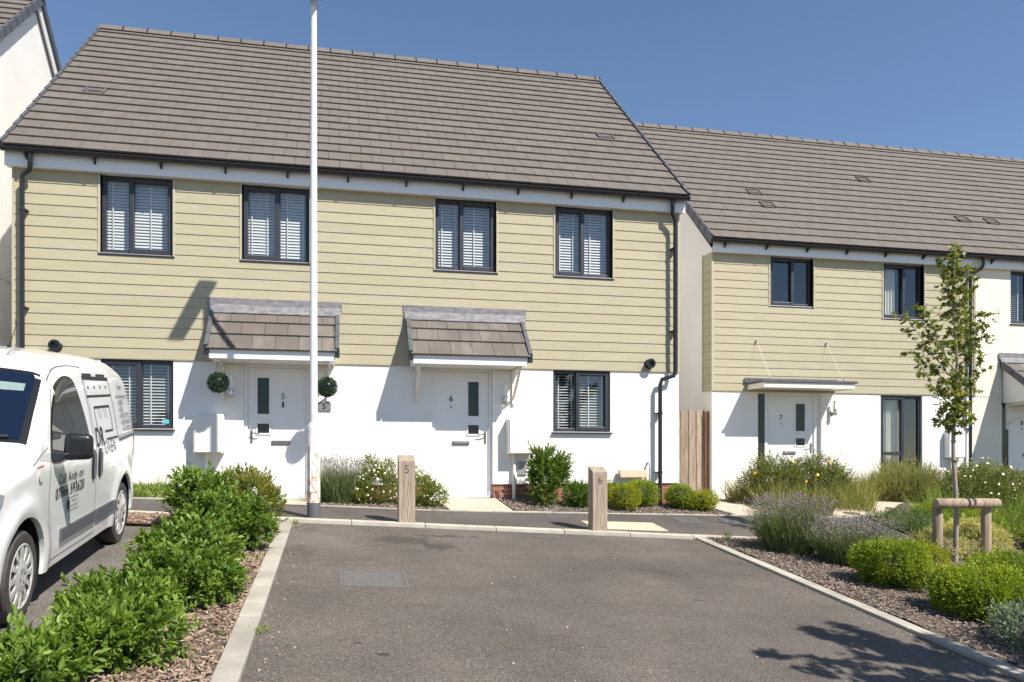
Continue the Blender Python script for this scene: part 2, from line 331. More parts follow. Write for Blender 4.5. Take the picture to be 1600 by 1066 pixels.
def text_mesh(body, size, bold=0.0, cx=True):
    cu = bpy.data.curves.new('t', 'FONT'); cu.body = body; cu.size = size; cu.offset = bold; cu.resolution_u = 3; cu.space_character = 1.08
    if cx: cu.align_x = 'CENTER'; cu.align_y = 'CENTER'
    o = bpy.data.objects.new('t', cu); COL.objects.link(o)
    dg = bpy.context.evaluated_depsgraph_get(); me = bpy.data.meshes.new_from_object(o.evaluated_get(dg))
    vs = [tuple(v.co) for v in me.vertices]; fs = [tuple(p.vertices) for p in me.polygons]
    bpy.data.objects.remove(o); bpy.data.curves.remove(cu); bpy.data.meshes.remove(me)
    return vs, fs
def text_on(mb, body, size, fn, bold=0.0, sx=1.0):    # fn(u, v) -> 3-D point
    vs, fs = text_mesh(body, size, bold); mb.add([fn(v[0]*sx, v[1]) for v in vs], fs)
TAN = (math.sin(R(12.27)), math.cos(R(12.27)))
# ------------------------------------------------------------------ terrain (measured; z relative to the eye, shifted)
def ip(x, xs, ys):
    if x <= xs[0]: return ys[0]
    for i in range(len(xs)-1):
        if x <= xs[i+1]: return ys[i]+(ys[i+1]-ys[i])*(x-xs[i])/(xs[i+1]-xs[i])
    return ys[-1]
def zk(x): return ip(x, [-9, 9.5, 14, 22], [-.815+.549, -.815-.58, -1.55, -1.7])
def zb(x): return ip(x, [-9, -2.6, 1.6, 5.5, 8.4, 22], [-.3, -.582, -.81, -.926, -1.01, -1.15])
def zw(x): return ip(x, [-5, -2.6, -1.8, 0, 1.6, 3, 5.4, 7, 22], [-.42, -.45, -.6, -.655, -.665, -.68, -.79, -.85, -.98])
YK, YB, YW, YR = 10.05, 11.75, 12.7, 14.5
def G(x, y):
    if y <= YK: z = zk(x)-.09*(YK-max(y, -12))
    elif y <= YB: t = (y-YK)/(YB-YK); z = zk(x)*(1-t)+zb(x)*t
    elif y <= YW: t = (y-YB)/(YW-YB); z = zb(x)*(1-t)+zw(x)*t
    else: t = min(1, (y-YW)/(YR-YW)); z = zw(x)*(1-t)+min(zw(x), -.80 if x > 5 else -.42)*t
    return z+EYE
def sheet(name, poly, off, m, step=.35, kind='structure', bump=0.0, thick=0.0):
    # polygon (x, y) cut on a grid and laid on the terrain
    bm = bmesh.new()
    xs = [p[0] for p in poly]; ys = [p[1] for p in poly]
    f = bm.faces.new([bm.verts.new((x, y, 0)) for x, y in poly])
    def cut(co, no):
        bmesh.ops.bisect_plane(bm, geom=bm.verts[:]+bm.edges[:]+bm.faces[:], plane_co=co, plane_no=no, dist=1e-5)
    x = math.ceil(min(xs)/step)*step
    while x < max(xs): cut((x, 0, 0), (1, 0, 0)); x += step
    y = math.ceil(min(ys)/step)*step
    while y < max(ys): cut((0, y, 0), (0, 1, 0)); y += step
    for y in (YK, YB, YW): 
        if min(ys) < y < max(ys): cut((0, y, 0), (0, 1, 0))
    for v in bm.verts:
        h = 0
        if bump: h = bump*(math.sin(v.co.x*5.1+v.co.y*2.3)*.5+math.sin(v.co.x*2.2-v.co.y*6.7)*.5)
        v.co.z = G(v.co.x, v.co.y)+off+h
    bmesh.ops.recalc_face_normals(bm, faces=bm.faces)
    for f in bm.faces:
        if f.normal.z < 0: f.normal_flip()
    me = bpy.data.meshes.new(name); bm.to_mesh(me); bm.free(); me.materials.append(m)
    for p in me.polygons: p.use_smooth = True
    o = bpy.data.objects.new(name, me); COL.objects.link(o)
    if kind: o['kind'] = kind
    return o
# ground: one sheet to the horizon
xs = [-900, -200, -60, -25]+[round(-12+i*.5, 3) for i in range(0, 69)]+[30, 60, 200, 900]
ys = [-900, -200, -60, -20]+[round(-12+i*.5, 3) for i in range(0, 44)]+[10.05, 10.5, 11, 11.75, 12.2, 12.7, 13.5, 14.5, 18, 25, 60, 200, 900]
vs = [(x, y, G(x, y)-.09) for y in ys for x in xs]; nx = len(xs)
g = MB(); g.add(vs, [(j*nx+i, j*nx+i+1, (j+1)*nx+i+1, (j+1)*nx+i) for j in range(len(ys)-1) for i in range(nx-1)])
tag(g.build('ground', M['soil'], smooth=True), kind='structure')
XL0, XL1 = -.70, -.55          # left kerb of the bay
XR0, XR1 = 4.74, 4.89          # right kerb of the bay
sheet('parking_road', [(XL1, -11), (XR0, -11), (XR0, YK-.03), (XL1, YK-.03)], 0, M['asphalt'])
sheet('parking_road', [(-9, -11), (-1.78, -11), (-1.78, 9.35), (-9, 9.35)], 0, M['road'])
sheet('pavement', [(-9, YK+.1), (8.6, YK+.1), (8.6, YB-.04), (-9, YB-.04)], .02, M['pave'])
sheet('planted_ground', [(-1.78, -6), (XL0, -6), (XL0, YK-.03), (-9, YK-.03), (-9, 9.35), (-1.78, 9.35)], .03, M['mulchbase'], bump=.015, step=.18)
sheet('planted_ground', [(XR1, -6), (12, -6), (22, 4), (22, 14.45), (8.65, 14.45), (8.65, YK-.03), (XR1, YK-.03)], .03, M['mulchbase'], bump=.02, step=.18)
sheet('planted_ground', [(-.45, YB), (1.62, YB), (1.45, 12.68), (-.45, 12.68)], .02, M['mulchbase'], bump=.01, step=.15)
sheet('planted_ground', [(2.62, YB), (6.25, YB), (6.0, 12.68), (2.5, 12.68)], .02, M['mulchbase'], bump=.012, step=.15)
sheet('planted_ground', [(-4.6, YB), (-1.75, YB), (-1.5, 12.68), (-4.6, 12.68)], .03, M['soil'], bump=.01, step=.15)
sheet('planted_ground', [(6.9, YB), (8.65, YB), (8.65, 14.45), (7.25, 14.45), (6.9, 13.2)], .03, M['soil'], bump=.02, step=.15)
# slab paths
def path(name, poly, off=.025): return sheet(name, poly, off, M['slab'], step=.45)
path('door_path', [(1.64, YB), (2.60, YB), (2.48, 12.68), (1.47, 12.68)])
path('door_path', [(-1.73, YB), (-.47, YB), (-.47, 12.68), (-1.48, 12.68)])
path('side_path', [(6.02, 14.7), (6.02, 12.9), (6.28, YB), (7.3, YB), (6.98, 12.6), (7.18, 14.7)], .03)
path('garden_path', [(8.0, YB), (8.9, YB), (10.3, 12.9), (10.1, 13.6), (9.3, 14.4), (8.6, 14.4), (9.1, 13.2)], .045)
# kerbs: runs of concrete units, each unit tinted a little differently
def kerb_run(name, m, p0, p1, w, up, L=.915, gap=.006):
    mb = MB(); p0 = Vector(p0); p1 = Vector(p1); d = p1-p0; n = d.length; d.normalize(); s = Vector((-d.y, d.x))
    k = 0
    t = 0
    while t < n-.01:
        t2 = min(t+L-gap, n); a = p0+d*t; b = p0+d*t2; P = []
        dz = random.uniform(-.003, .003)
        for zoff in (-.2, up+dz):
            for q in (0, w):
                for e in (a, b):
                    c = e+s*q; P.append((c.x, c.y, G(c.x, c.y)+zoff))
        P = [P[0], P[1], P[2], P[3], P[4], P[5], P[6], P[7]]
        mb.hexa(P, rnd=random.random()); t += L
    return tag(mb.build(name, m, bevel=.008), kind='structure')
kerb_run('kerb_left', M['edging'], (XL0, -6), (XL0, YK-.01), -.15, .035)
kerb_run('kerb_right', M['edging'], (XR1, -6), (XR1, YK-.01), .15, .03)
kerb_run('kerb_front', M['kerb'], (-9, YK), (7.4, YK), .125, .045)
kerb_run('kerb_van_bay', M['edging'], (-1.76, -6), (-1.76, 6.7), .06, .03)
kerb_run('path_edging', M['edging'], (-.47, YB-.03), (8.6, YB-.03), .05, .035)
kerb_run('path_edging', M['edging'], (-9, YB-.03), (-1.75, YB-.03), .05, .04)

# ------------------------------------------------------------------ house builder
def wall_face(mb, x0, x1, z0, z1, y, depth, ops):
    X = sorted({x0, x1, *[o[0] for o in ops], *[o[1] for o in ops]}); Z = sorted({z0, z1, *[o[2] for o in ops], *[o[3] for o in ops]})
    X = [v for v in X if x0 <= v <= x1]; Z = [v for v in Z if z0 <= v <= z1]
    for i in range(len(X)-1):
        for j in range(len(Z)-1):
            cx, cz = (X[i]+X[i+1])/2, (Z[j]+Z[j+1])/2
            if any(o[0] < cx < o[1] and o[2] < cz < o[3] for o in ops): continue
            mb.add([(X[i], y, Z[j]), (X[i+1], y, Z[j]), (X[i+1], y, Z[j+1]), (X[i], y, Z[j+1])], [(0, 1, 2, 3)])
    for (a, b, c, d) in ops:
        c = max(c, z0); d = min(d, z1)
        if d <= c: continue
        mb.add([(a, y, c), (a, y+depth, c), (a, y+depth, d), (a, y, d)], [(0, 1, 2, 3)])
        mb.add([(b, y, c), (b, y+depth, c), (b, y+depth, d), (b, y, d)], [(0, 1, 2, 3)])
        if c > z0: mb.add([(a, y, c), (b, y, c), (b, y+depth, c), (a, y+depth, c)], [(0, 1, 2, 3)])
        if d < z1: mb.add([(a, y, d), (b, y, d), (b, y+depth, d), (a, y+depth, d)], [(0, 1, 2, 3)])
def boards(mb, x0, x1, z0, z1, y, gauge, ops, joints=(), side=None):
    def piece(a, b, za, zb_, zrow, rn):
        if b-a < .002 or zb_-za < .002: return
        def yy(z): return y-.019+.010*(z-zrow)/gauge
        A = [(a, yy(za), za), (b, yy(za), za), (a, y, za), (b, y, za), (a, yy(zb_), zb_), (b, yy(zb_), zb_), (a, y, zb_), (b, y, zb_)]
        if side: A = [(side[0]+side[1]*(p[1]-y), y+side[2]*(p[0]-x0), p[2]) for p in A]
        mb.hexa(A, rn)
    n = int(math.ceil((z1-z0)/gauge-1e-6))
    for i in range(n):
        za, zt = z0+i*gauge, min(z0+(i+1)*gauge, z1); L = [(x0, x1, za, zt)]
        cuts = sorted(x0+random.uniform(.3, 3.6)+k*3.66 for k in range(4)) if not side else []
        for (a, b, c, d) in ops:
            nl = []
            for (p, q, r, s) in L:
                if b <= p or a >= q or d <= r or c >= s: nl.append((p, q, r, s)); continue
                if a > p: nl.append((p, a, r, s))
                if b < q: nl.append((b, q, r, s))
                if r < c: nl.append((max(a, p), min(b, q), r, c))
                if s > d: nl.append((max(a, p), min(b, q), d, s))
            L = nl
        for (p, q, r, s) in L:
            e = [p]+[c for c in cuts if p+.05 < c < q-.05]+[q]
            for k in range(len(e)-1):
                piece(e[k]+(0.0008 if k else 0), e[k+1]-(0.0008 if k < len(e)-2 else 0), r, s, za, random.random())
def roof(house, x0, x1, ye, ze, yr, zr, vents=(), verges=('l', 'r'), cap_w=.10, back=True, gauge_n=19, phase=0, tw=.333, capdrop=.02):
    d = Vector((0, yr-ye, zr-ze)); L = d.length; d.normalize(); nrm = Vector((0, -d.z, d.y))
    mb = MB(); gg = L/gauge_n
    e0 = Vector((0, ye, ze))
    a, b = e0-nrm*.03, e0+d*L-nrm*.03    # deck
    mb.add([(x0, a.y, a.z), (x1, a.y, a.z), (x1, b.y, b.z), (x0, b.y, b.z)], [(0, 1, 2, 3)], .3)
    for i in range(gauge_n):
        s0 = i*gg; s1 = min(s0+gg+.06, L)
        off = ((i+phase) % 2)*tw/2; x = x0-off
        while x < x1-.001:
            xa, xb = max(x, x0), min(x+tw, x1); x += tw
            if xb-xa < .01: continue
            h = random.uniform(-.0015, .0015); w0 = xa+.003; w1 = xb-.003
            lo = .032+h; th = .028
            P = []
            for (off2, ) in ((0, ), (1, )):
                for s in (s0, s1):
                    base = lo*(1-(s-s0)/(s1-s0))+(-th if off2 == 0 else 0)+.004
                    q = e0+d*s+nrm*base
                    P += [(w0, q.y, q.z), (w1, q.y, q.z)]
            mb.hexa(P, random.random())
    if back:
        yb = 2*yr-ye
        mb.add([(x0, yr, zr-.03), (x1, yr, zr-.03), (x1, yb, ze-.03), (x0, yb, ze-.03)], [(0, 1, 2, 3)], .5)
    o = mb.build('roof', M['tile'], house)
    rg = MB(); x = x0-.02; ug = MB()      # ridge tiles with dark unions
    while x < x1+.01:
        xb = min(x+.45, x1+.02)
        pr = [(yr-.17, zr-.085), (yr-.155, zr-.06), (yr-.06, zr+.045), (yr, zr+.065), (yr+.06, zr+.045), (yr+.155, zr-.06), (yr+.17, zr-.085)]
        rg.prism(pr, 'x', x+.006, xb-.006, random.random())
        ug.prism([(p, q+.012) for p, q in pr], 'x', xb-.012, xb+.012)
        x += .45
    nf = len(rg.f); rg.add(ug.v, ug.f); ro = rg.build('ridge_tiles', M['tile'], o); ro.data.materials.append(M['gutterblack'])
    for p in ro.data.polygons[nf:]: p.material_index = 1
    for vside in verges:
        vb = MB(); X = x0 if vside == 'l' else x1; sg = -1 if vside == 'l' else 1
        for i in range(gauge_n):
            s0 = i*gg-.01; s1 = s0+gg+.03; P = []
            for h in (-cap_w, .052):
                for s in (s0, s1):
                    hh = h+(.012 if s == s0 else -.006) if h > 0 else h+(0 if s == s0 else .01)
                    q = e0+d*s+nrm*hh
                    xx = sorted([X-sg*.02, X+sg*.025])
                    P += [(xx[0], q.y, q.z), (xx[1], q.y, q.z)]
            vb.hexa(P, random.random())
        vb.build('verge', M['verge'], o, bevel=.004)
    for (xv, k) in vents:
        vb = MB(); s0 = k*gg+.05
        def bx(xa, xb, sa, sb, ha, hb):
            P = []
            for h in (ha, hb):
                for s in (sa, sb):
                    q = e0+d*s+nrm*h; P += [(xa, q.y, q.z), (xb, q.y, q.z)]
            vb.hexa(P)
        bx(xv-.16, xv-.13, s0, s0+.24, .0, .055); bx(xv+.13, xv+.16, s0, s0+.24, .0, .055)
        bx(xv-.16, xv+.16, s0+.22, s0+.25, .0, .055); bx(xv-.14, xv+.14, s0, s0+.23, .0, .036)
        bx(xv-.10, xv+.10, s0+.03, s0+.05, .03, .046); bx(xv-.10, xv+.10, s0+.08, s0+.1, .03, .046)
        vb.build('roof_vent', M['ventgrey'], o)
    return o
def window(house, x0, x1, z0, z1, y, opener='r', blind=True, curtain=None, tilt=.6, sillw=.03, mull=.5, transom=None, sash=True):
    F = .062; fr = MB(); yf = y
    fr.box(x0, x0+F, yf, yf+.07, z0, z1); fr.box(x1-F, x1, yf, yf+.07, z0, z1)
    fr.box(x0+F, x1-F, yf, yf+.07, z0, z0+F); fr.box(x0+F, x1-F, yf, yf+.07, z1-F, z1)
    xm = x0+(x1-x0)*mull; fr.box(xm-.03, xm+.03, yf+.002, yf+.07, z0+F, z1-F)
    w = fr.build('window', M['anth'], house, bevel=.006)
    if sash:
        cs = MB(); a, b = (xm-.03+.012, x1-.02) if opener == 'r' else (x0+.02, xm+.03-.012); c, d_ = z0+.02, z1-.02
        if transom:
            zt = z0+(z1-z0)*transom; fr2 = MB(); fr2.box(a+.04, b-.04, yf-.012, yf+.05, zt-.035, zt+.035); fr2.build('transom', M['anth'], w)
        S_ = .066
        cs.box(a, a+S_, yf-.028, yf+.04, c, d_); cs.box(b-S_, b, yf-.028, yf+.04, c, d_)
        cs.box(a+S_, b-S_, yf-.028, yf+.04, c, c+S_); cs.box(a+S_, b-S_, yf-.028, yf+.04, d_-S_, d_)
        cs.build('casement', M['anth'], w, bevel=.008)
    for (a, b) in ((x0+F*.9, xm-.028), (xm+.028, x1-F*.9)):
        p = MB(); t1, t2 = random.uniform(-.0015, .0015), random.uniform(-.0015, .0015)
        yq = yf+.035
        p.add([(a, yq+t1, z0+F*.9), (b, yq-t1, z0+F*.9), (b, yq-t1+t2, z1-F*.9), (a, yq+t1+t2, z1-F*.9)], [(0, 1, 2, 3)])
        p.build('pane', M['glass'], w, norm=False)
    sl_ = MB(); sl_.prism([(yf-.10, z0-sillw-.004), (yf-.10, z0-.012), (yf+.0, z0-.002), (yf+.0, z0-sillw-.004)], 'x', x0-.025, x1+.025)
    sl_.build('sill', M['anth'], w, bevel=.004)
    if blind:
        bl = MB(); z = z0+F+.01; yb = yf+.13
        dy, dz = .024*math.cos(tilt), .024*math.sin(tilt)
        while z < z1-.02:
            zz = z+random.uniform(-.0012, .0012)
            bl.add([(x0+.02, yb-dy, zz-dz), (x1-.02, yb-dy, zz-dz), (x1-.02, yb, zz+.002), (x0+.02, yb, zz+.002), (x1-.02, yb+dy, zz+dz), (x0+.02, yb+dy, zz+dz)], [(0, 1, 2, 3), (3, 2, 4, 5)]); z += .046
        for t in (.13, .36, .66, .9):
            xx = x0+(x1-x0)*t; bl.box(xx-.009, xx+.009, yb-.03, yb-.0285, z0+F, z1-F)
        bl.box(x0+.02, x1-.02, yb-.02, yb+.02, z1-.05, z1-.02)
        bl.build('blind', M['blind'], w, norm=False)
    for (ca, cb) in (curtain or []):
        cu = MB(); n = 40; top = []; 
        for i in range(n+1):
            t = i/n; xx = ca+(cb-ca)*t; yy = yf+.16+.03*math.sin(t*math.pi*2*6)+.01*math.sin(t*31)
            top.append((xx, yy))
        vs = [(p[0], p[1], z1-.02) for p in top]+[(p[0]+.01*math.sin(i), p[1], z0+.03) for i, p in enumerate(top)]
        cu.add(vs, [(i, i+1, n+2+i, n+1+i) for i in range(n)]); cu.build('curtain', M['curtain'], w, smooth=True, norm=False)
    return w
def door(house, x0, x1, z0, z1, y, hinge, number, kind):
    fr = MB(); fr.box(x0, x0+.055, y-.01, y+.07, z0, z1); fr.box(x1-.055, x1, y-.01, y+.07, z0, z1); fr.box(x0+.055, x1-.055, y-.01, y+.07, z1-.055, z1)
    fr.box(x0+.055, x1-.055, y-.01, y+.07, z0, z0+.035)
    fr.build('door_frame', M['upvc'], house, bevel=.005)
    a, b = x0+.058, x1-.058; wd = b-a
    gx = (a+wd*.62, a+wd*.82) if hinge == 'l' else (a+wd*.16, a+wd*.36)
    H = z1-z0; g1 = (z0+H*.635, z1-H*.10); g2 = (z0+H*.495, z0+H*.565)
    mb = MB(); wall_face(mb, a, b, z0+.037, z1-.058, y+.02, .02, [(gx[0], gx[1], *g1), (gx[0], gx[1], *g2)])
    mb.box(a, b, y+.041, y+.06, z0+.037, z1-.058)
    d = mb.build('door', M['door'], house)
    mm = MB()
    for q in (g1, g2):     # raised bead round each light
        e = .025
        mm.box(gx[0]-e, gx[0], y+.006, y+.0195, q[0]-e, q[1]+e); mm.box(gx[1], gx[1]+e, y+.006, y+.0195, q[0]-e, q[1]+e)
        mm.box(gx[0], gx[1], y+.006, y+.0195, q[0]-e, q[0]); mm.box(gx[0], gx[1], y+.006, y+.0195, q[1], q[1]+e)
    mm.build('glazing_bead', M['door'], d, bevel=.003)
    for q in (g1, g2):
        pp = MB(); pp.box(gx[0], gx[1], y+.03, y+.038, q[0], q[1]); pp.build('pane', M['darkglass'], d)
    cx = a+wd*(.48 if hinge == 'l' else .45); zl = z0+H*.425
    if hinge == 'r': cx = a+wd*.56
    lb = MB(); lb.box(cx-.14, cx+.14, y+.002, y+.0195, zl-.033, zl+.033); lb.box(cx-.115, cx+.115, y-.004, y+.002, zl-.018, zl+.012)
    l = lb.build('letterbox', M['bronze'], d, bevel=.003)
    hx = b-.05 if hinge == 'l' else a+.05; sg = -1 if hinge == 'l' else 1; zh = z0+H*.475
    hb = MB(); hb.box(hx-.016, hx+.016, y+.008, y+.0195, zh-.11, zh+.09); hb.tube([(hx, y+.01, zh+.045), (hx, y-.035, zh+.045), (hx+sg*.05, y-.04, zh+.04), (hx+sg*.12, y-.035, zh+.03)], .009, 8)
    hb.build('handle', M['bronze'], d, smooth=True)
    nx_ = a+wd*(.30 if hinge == 'l' else .56); zn = z0+H*.765
    if hinge == 'r': nx_ = a+wd*.60
    tb = MB(); text_on(tb, number, .13, lambda u, v: (nx_+u, y+.013, zn+v), .003)
    o = tb.build('house_number', M['inklight'] if number == '5' else M['trim'], d, norm=False)
    kb = MB()
    if number == '5': kb.box(nx_-.012, nx_+.012, y+.0, y+.0195, zn-.17, zn-.08)
    else: kb.lathe([(.012, -.012), (.012, 0)], (nx_, y+.0195, zn-.13), 'y', 12)
    kb.build('spyhole', M['black'], d)
    return d
def canopy(house, x0, x1, y, z_top, z_front, proj):
    yf = y-proj; ze = z_front+.0
    d = Vector((0, proj, z_top-.16-ze)); L = d.length; d.normalize(); nrm = Vector((0, -d.z, d.y)); e0 = Vector((0, yf, ze))
    mb = MB(); gg = L/3
    for i in range(3):
        tw = .333; off = (i % 2)*tw/2+.05; x = x0-off; s0, s1 = i*gg-(.05 if i == 0 else 0), min(L, i*gg+gg+.05)
        while x < x1:
            a, b = max(x, x0)+.003, min(x+tw, x1)-.003; x += tw
            if b-a < .02: continue
            P = []
            for th in (-.028, 0):
                for s in (s0, s1):
                    q = e0+d*s+nrm*(.03*(1-(s-s0)/(s1-s0))+th+.002); P += [(a, q.y, q.z), (b, q.y, q.z)]
            mb.hexa(P, random.random())
    o = mb.build('canopy', M['tile2'], house)
    fl = MB(); t = e0+d*(L-.08)+nrm*.036        # lead flashing dressed up the wall
    fl.hexa([(x0-.05, t.y, t.z-.012), (x1+.05, t.y, t.z-.012), (x0-.05, y-.03, z_top-.07), (x1+.05, y-.03, z_top-.07), (x0-.05, t.y, t.z), (x1+.05, t.y, t.z), (x0-.05, y-.03, z_top-.058), (x1+.05, y-.03, z_top-.058)])
    fl.box(x0-.07, x1+.07, y-.034, y-.024, z_top-.10, z_top+.03)
    fl.build('flashing', M['lead'], o)
    for X in (x0, x1):
        vb = MB(); sg = -1 if X == x0 else 1
        for i in range(3):
            s0, s1 = i*gg-.01, i*gg+gg+.01; P = []
            for h in (-.09, .045):
                for s in (s0, s1):
                    q = e0+d*s+nrm*(h+(.01 if s == s0 and h > 0 else 0)); xx = sorted([X-sg*.03, X+sg*.03]); P += [(xx[0], q.y, q.z), (xx[1], q.y, q.z)]
            vb.hexa(P)
        vb.build('verge', M['verge'], o, bevel=.003)
        cp = MB(); cp.box(X-.034, X+.034, yf-.03, yf+.03, ze-.11, ze+.02)
        cp.build('verge_end_cap', M['gutterblack'], o, bevel=.005)
    fb = MB(); fb.box(x0+.036, x1-.036, yf+.0, yf+.022, ze-.16, ze-.012)          # fascia
    fb.box(x0+.036, x1-.036, yf+.022, y-.025, ze-.155, ze-.14)                     # soffit
    for X in (x0+.036, x1-.05):                                                    # gable cheeks
        fb.prism([(yf+.022, ze-.14), (y-.025, ze-.14), (y-.025, z_top-.24), (yf+.022, ze-.03)], 'x', X, X+.014)
    fb.build('fascia', M['upvc'], o, bevel=.003)
    for X in (x0+.14, x1-.14):                                                     # gallows brackets
        br = MB(); br.box(X-.025, X+.025, y-.045, y-.003, ze-.72, ze-.157); br.box(X-.025, X+.025, yf+.06, y-.045, ze-.205, ze-.157)
        a, b = Vector((X, y-.035, ze-.62)), Vector((X, yf+.12, ze-.20)); pts = []
        for i in range(7):
            t = i/6; p = a.lerp(b, t); p += Vector((0, 1, -.6)).normalized()*(-.05*math.sin(math.pi*t)); pts.append(p)
        br.tube(pts, .022, 8); br.build('bracket', M['upvc_warm'], o, bevel=.004)
    return o
def wall_light(house, x, y, z):
    b = MB(); b.lathe([(.05, 0), (.05, -.02), (.03, -.03), (.014, -.035), (.014, -.09)], (x, y, z-.04), 'y', 20)
    b.lathe([(.034, -.10), (.036, -.095), (.036, .03), (.034, .035)], (x+.0, y-.11, z), 'z', 20); 
    o = b.build('wall_light', M['steel'], house, smooth=True)
    g = MB(); g.lathe([(.032, 0), (.032, .15)], (x, y-.11, z+.035), 'z', 20); g.build('diffuser', M['frosted'], o, smooth=True)
    t = MB(); t.lathe([(.036, 0), (.036, .012)], (x, y-.11, z+.185), 'z', 20); t.build('cap', M['steel'], o, smooth=True)
def meter_box(house, x0, x1, y, z0, z1, gz, tilt=False, px=.4):
    b = MB(); b.box(x0, x1, y-.20, y-.002, z0, z1); o = b.build('meter_box', M['beige'], house, bevel=.012)
    d = MB(); d.box(x0+.02, x1-.02, y-.215, y-.202, z0+.02, z1-.02); d.box(x1-.06, x1-.045, y-.22, y-.215, (z0+z1)/2-.02, (z0+z1)/2+.02); d.build('meter_box_door', M['beige'], o, bevel=.004)
    xx = x0+(x1-x0)*px; p = MB(); p.tube([(xx, y-.06, z0), (xx, y-.06, gz)], .028, 10); p.build('conduit', M['beige'], o, smooth=True)
def downpipe(house, x, yw, z_top, z_bot, yg, name='downpipe', jog=None):
    pts = [(x, yg, z_top), (x, yg, z_top-.14), (x-.0, yg+.02, z_top-.19), (x-.09, yw-.06, z_top-.30), (x-.09, yw-.05, z_top-.36)] if jog is None else jog
    pts = pts+[(pts[-1][0], pts[-1][1], z_bot)]
    p = MB(); p.tube(pts, .034, 12); o = p.build(name, M['gutterblack'], house, smooth=True)
    for z in [z_top-.8, z_top-2.2, z_top-3.6, z_top-4.6]:
        if z > z_bot+.1:
            q = [p for p in pts if p[2] >= z][-1]
            c = MB(); c.lathe([(.041, -.02), (.041, .02)], (q[0], q[1], z), 'z', 14); c.box(q[0]-.055, q[0]+.055, q[1]+.02, yw, z-.008, z+.008); c.build('pipe_clip', M['gutterblack'], o)
    return o
def gutter(house, x0, x1, y, z, spacing=.9):
    prof = []
    for i in range(9):
        t = math.pi*i/8; prof.append((y-.066*math.cos(t), z-.055*math.sin(t)))
    prof2 = [(y+.058*math.cos(math.pi*i/8), z-.048*math.sin(math.pi*i/8)) for i in range(9)]
    g = MB(); g.prism(prof+prof2, 'x', x0, x1); o = g.build('gutter', M['gutterblack'], house)
    x = x0+.3
    while x < x1-.1:
        b = MB(); b.prism([(y-.072, z-.005), (y-.052, z-.05), (y, z-.066), (y+.085, z-.13), (y+.095, z-.0)], 'x', x-.014, x+.014); x += spacing
        b.build('gutter_bracket', M['gutterblack'], o)
    return o
def shell(house, x0, x1, y0, depth, z0, ze, yr, zr, m, left=True, right=True):
    mb = MB(); y1 = y0+depth
    for on, X in ((left, x0), (right, x1)):
        if on: mb.add([(X, y0, z0), (X, y1, z0), (X, y1, ze), (X, yr, zr), (X, y0, ze)], [(0, 1, 2, 3, 4)])
    mb.add([(x0, y1, z0), (x1, y1, z0), (x1, y1, ze), (x0, y1, ze)], [(0, 1, 2, 3)])
    return mb

E_ = EYE
# ---- pair of houses in the middle of the picture
H1 = empty('semi_detached_house', (.5, 12.7, G(.5, 12.7)), 'pair of houses with green-yellow boards upstairs, white render below and one long tiled roof', 'house')
H1inv = Matrix.Translation(-Vector(H1.location))
def fix(root):       # children were written in world coordinates: bring them under the empty
    for c in [o for o in COL.objects if o.parent == root]: c.matrix_parent_inverse = Matrix.Translation(-Vector(root.location))
hx0, hx1, Y1 = -4.60, 5.69, 12.7
up = [(-3.436, -2.436), (-1.453, -.453), (1.50, 2.497), (3.489, 4.49)]
zu0, zu1, zg0, zg1, zs = 3.03+E_, 4.19+E_, .44+E_, 1.475+E_, 1.475+E_
ops = [(a, b, zu0, zu1) for a, b in up]+[(-3.436, -2.432, zg0, zg1-.004), (3.46, 4.455, zg0, zg1-.004), (-1.43, -.45, -.655+E_, 1.45+E_), (1.45, 2.44, -.65+E_, 1.455+E_)]
dpc = -.42+E_
wm = MB(); wall_face(wm, hx0, hx1, dpc, 4.25+E_, Y1, .12, [(o[0], o[1], max(o[2], dpc-.01), o[3]) for o in ops])
sh = shell(H1, hx0, hx1, Y1, 9.2, dpc, 4.3+E_, 17.3, 8.52+E_, None); wm.add(sh.v, sh.f)
wm.build('wall', M['white'], H1, norm=False)
pb = MB()
for a, b in ((hx0, -1.432), (-.448, 1.448), (2.442, hx1)): pb.box(a+.012 if a == hx0 else a, b-.012 if b == hx1 else b, Y1+.012, Y1+.14, -1.3+E_, dpc)
pb.box(hx1-.13, hx1-.012, Y1+.14, Y1+9, -1.3+E_, dpc); pb.box(hx0+.012, hx0+.13, Y1+.14, Y1+9, -1.3+E_, dpc)
pb.build('brick_plinth', M['brick'], H1)
bd = MB(); bd.box(hx0-.004, -1.432, Y1-.012, Y1-.001, dpc-.006, dpc+.012); bd.box(-.448, 1.448, Y1-.012, Y1-.001, dpc-.006, dpc+.012); bd.box(2.442, hx1+.004, Y1-.012, Y1-.001, dpc-.006, dpc+.012)
bd.build('render_bead', M['upvc'], H1)
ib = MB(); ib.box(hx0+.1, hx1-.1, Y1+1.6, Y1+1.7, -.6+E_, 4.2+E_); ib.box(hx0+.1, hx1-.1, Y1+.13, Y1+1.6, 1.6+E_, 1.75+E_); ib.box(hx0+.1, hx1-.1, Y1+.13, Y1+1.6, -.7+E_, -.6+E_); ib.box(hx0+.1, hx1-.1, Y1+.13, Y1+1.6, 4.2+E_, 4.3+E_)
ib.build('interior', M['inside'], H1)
cb = MB(); boards(cb, hx0+.03, hx1-.03, zs, 4.2+E_, Y1-.004, .1575, [(o[0]-.03, o[1]+.03, o[2]-.035, o[3]) for o in ops[:4]])
boards(cb, 0, .35, zs, 4.2+E_, Y1, .1575, [], side=(hx1, -1, 1))
clad = cb.build('cladding', M['clad'], H1)
ct = MB()
for X in (hx0, hx1-.03): ct.box(X, X+.03, Y1-.032, Y1-.001, zs-.005, 4.2+E_)
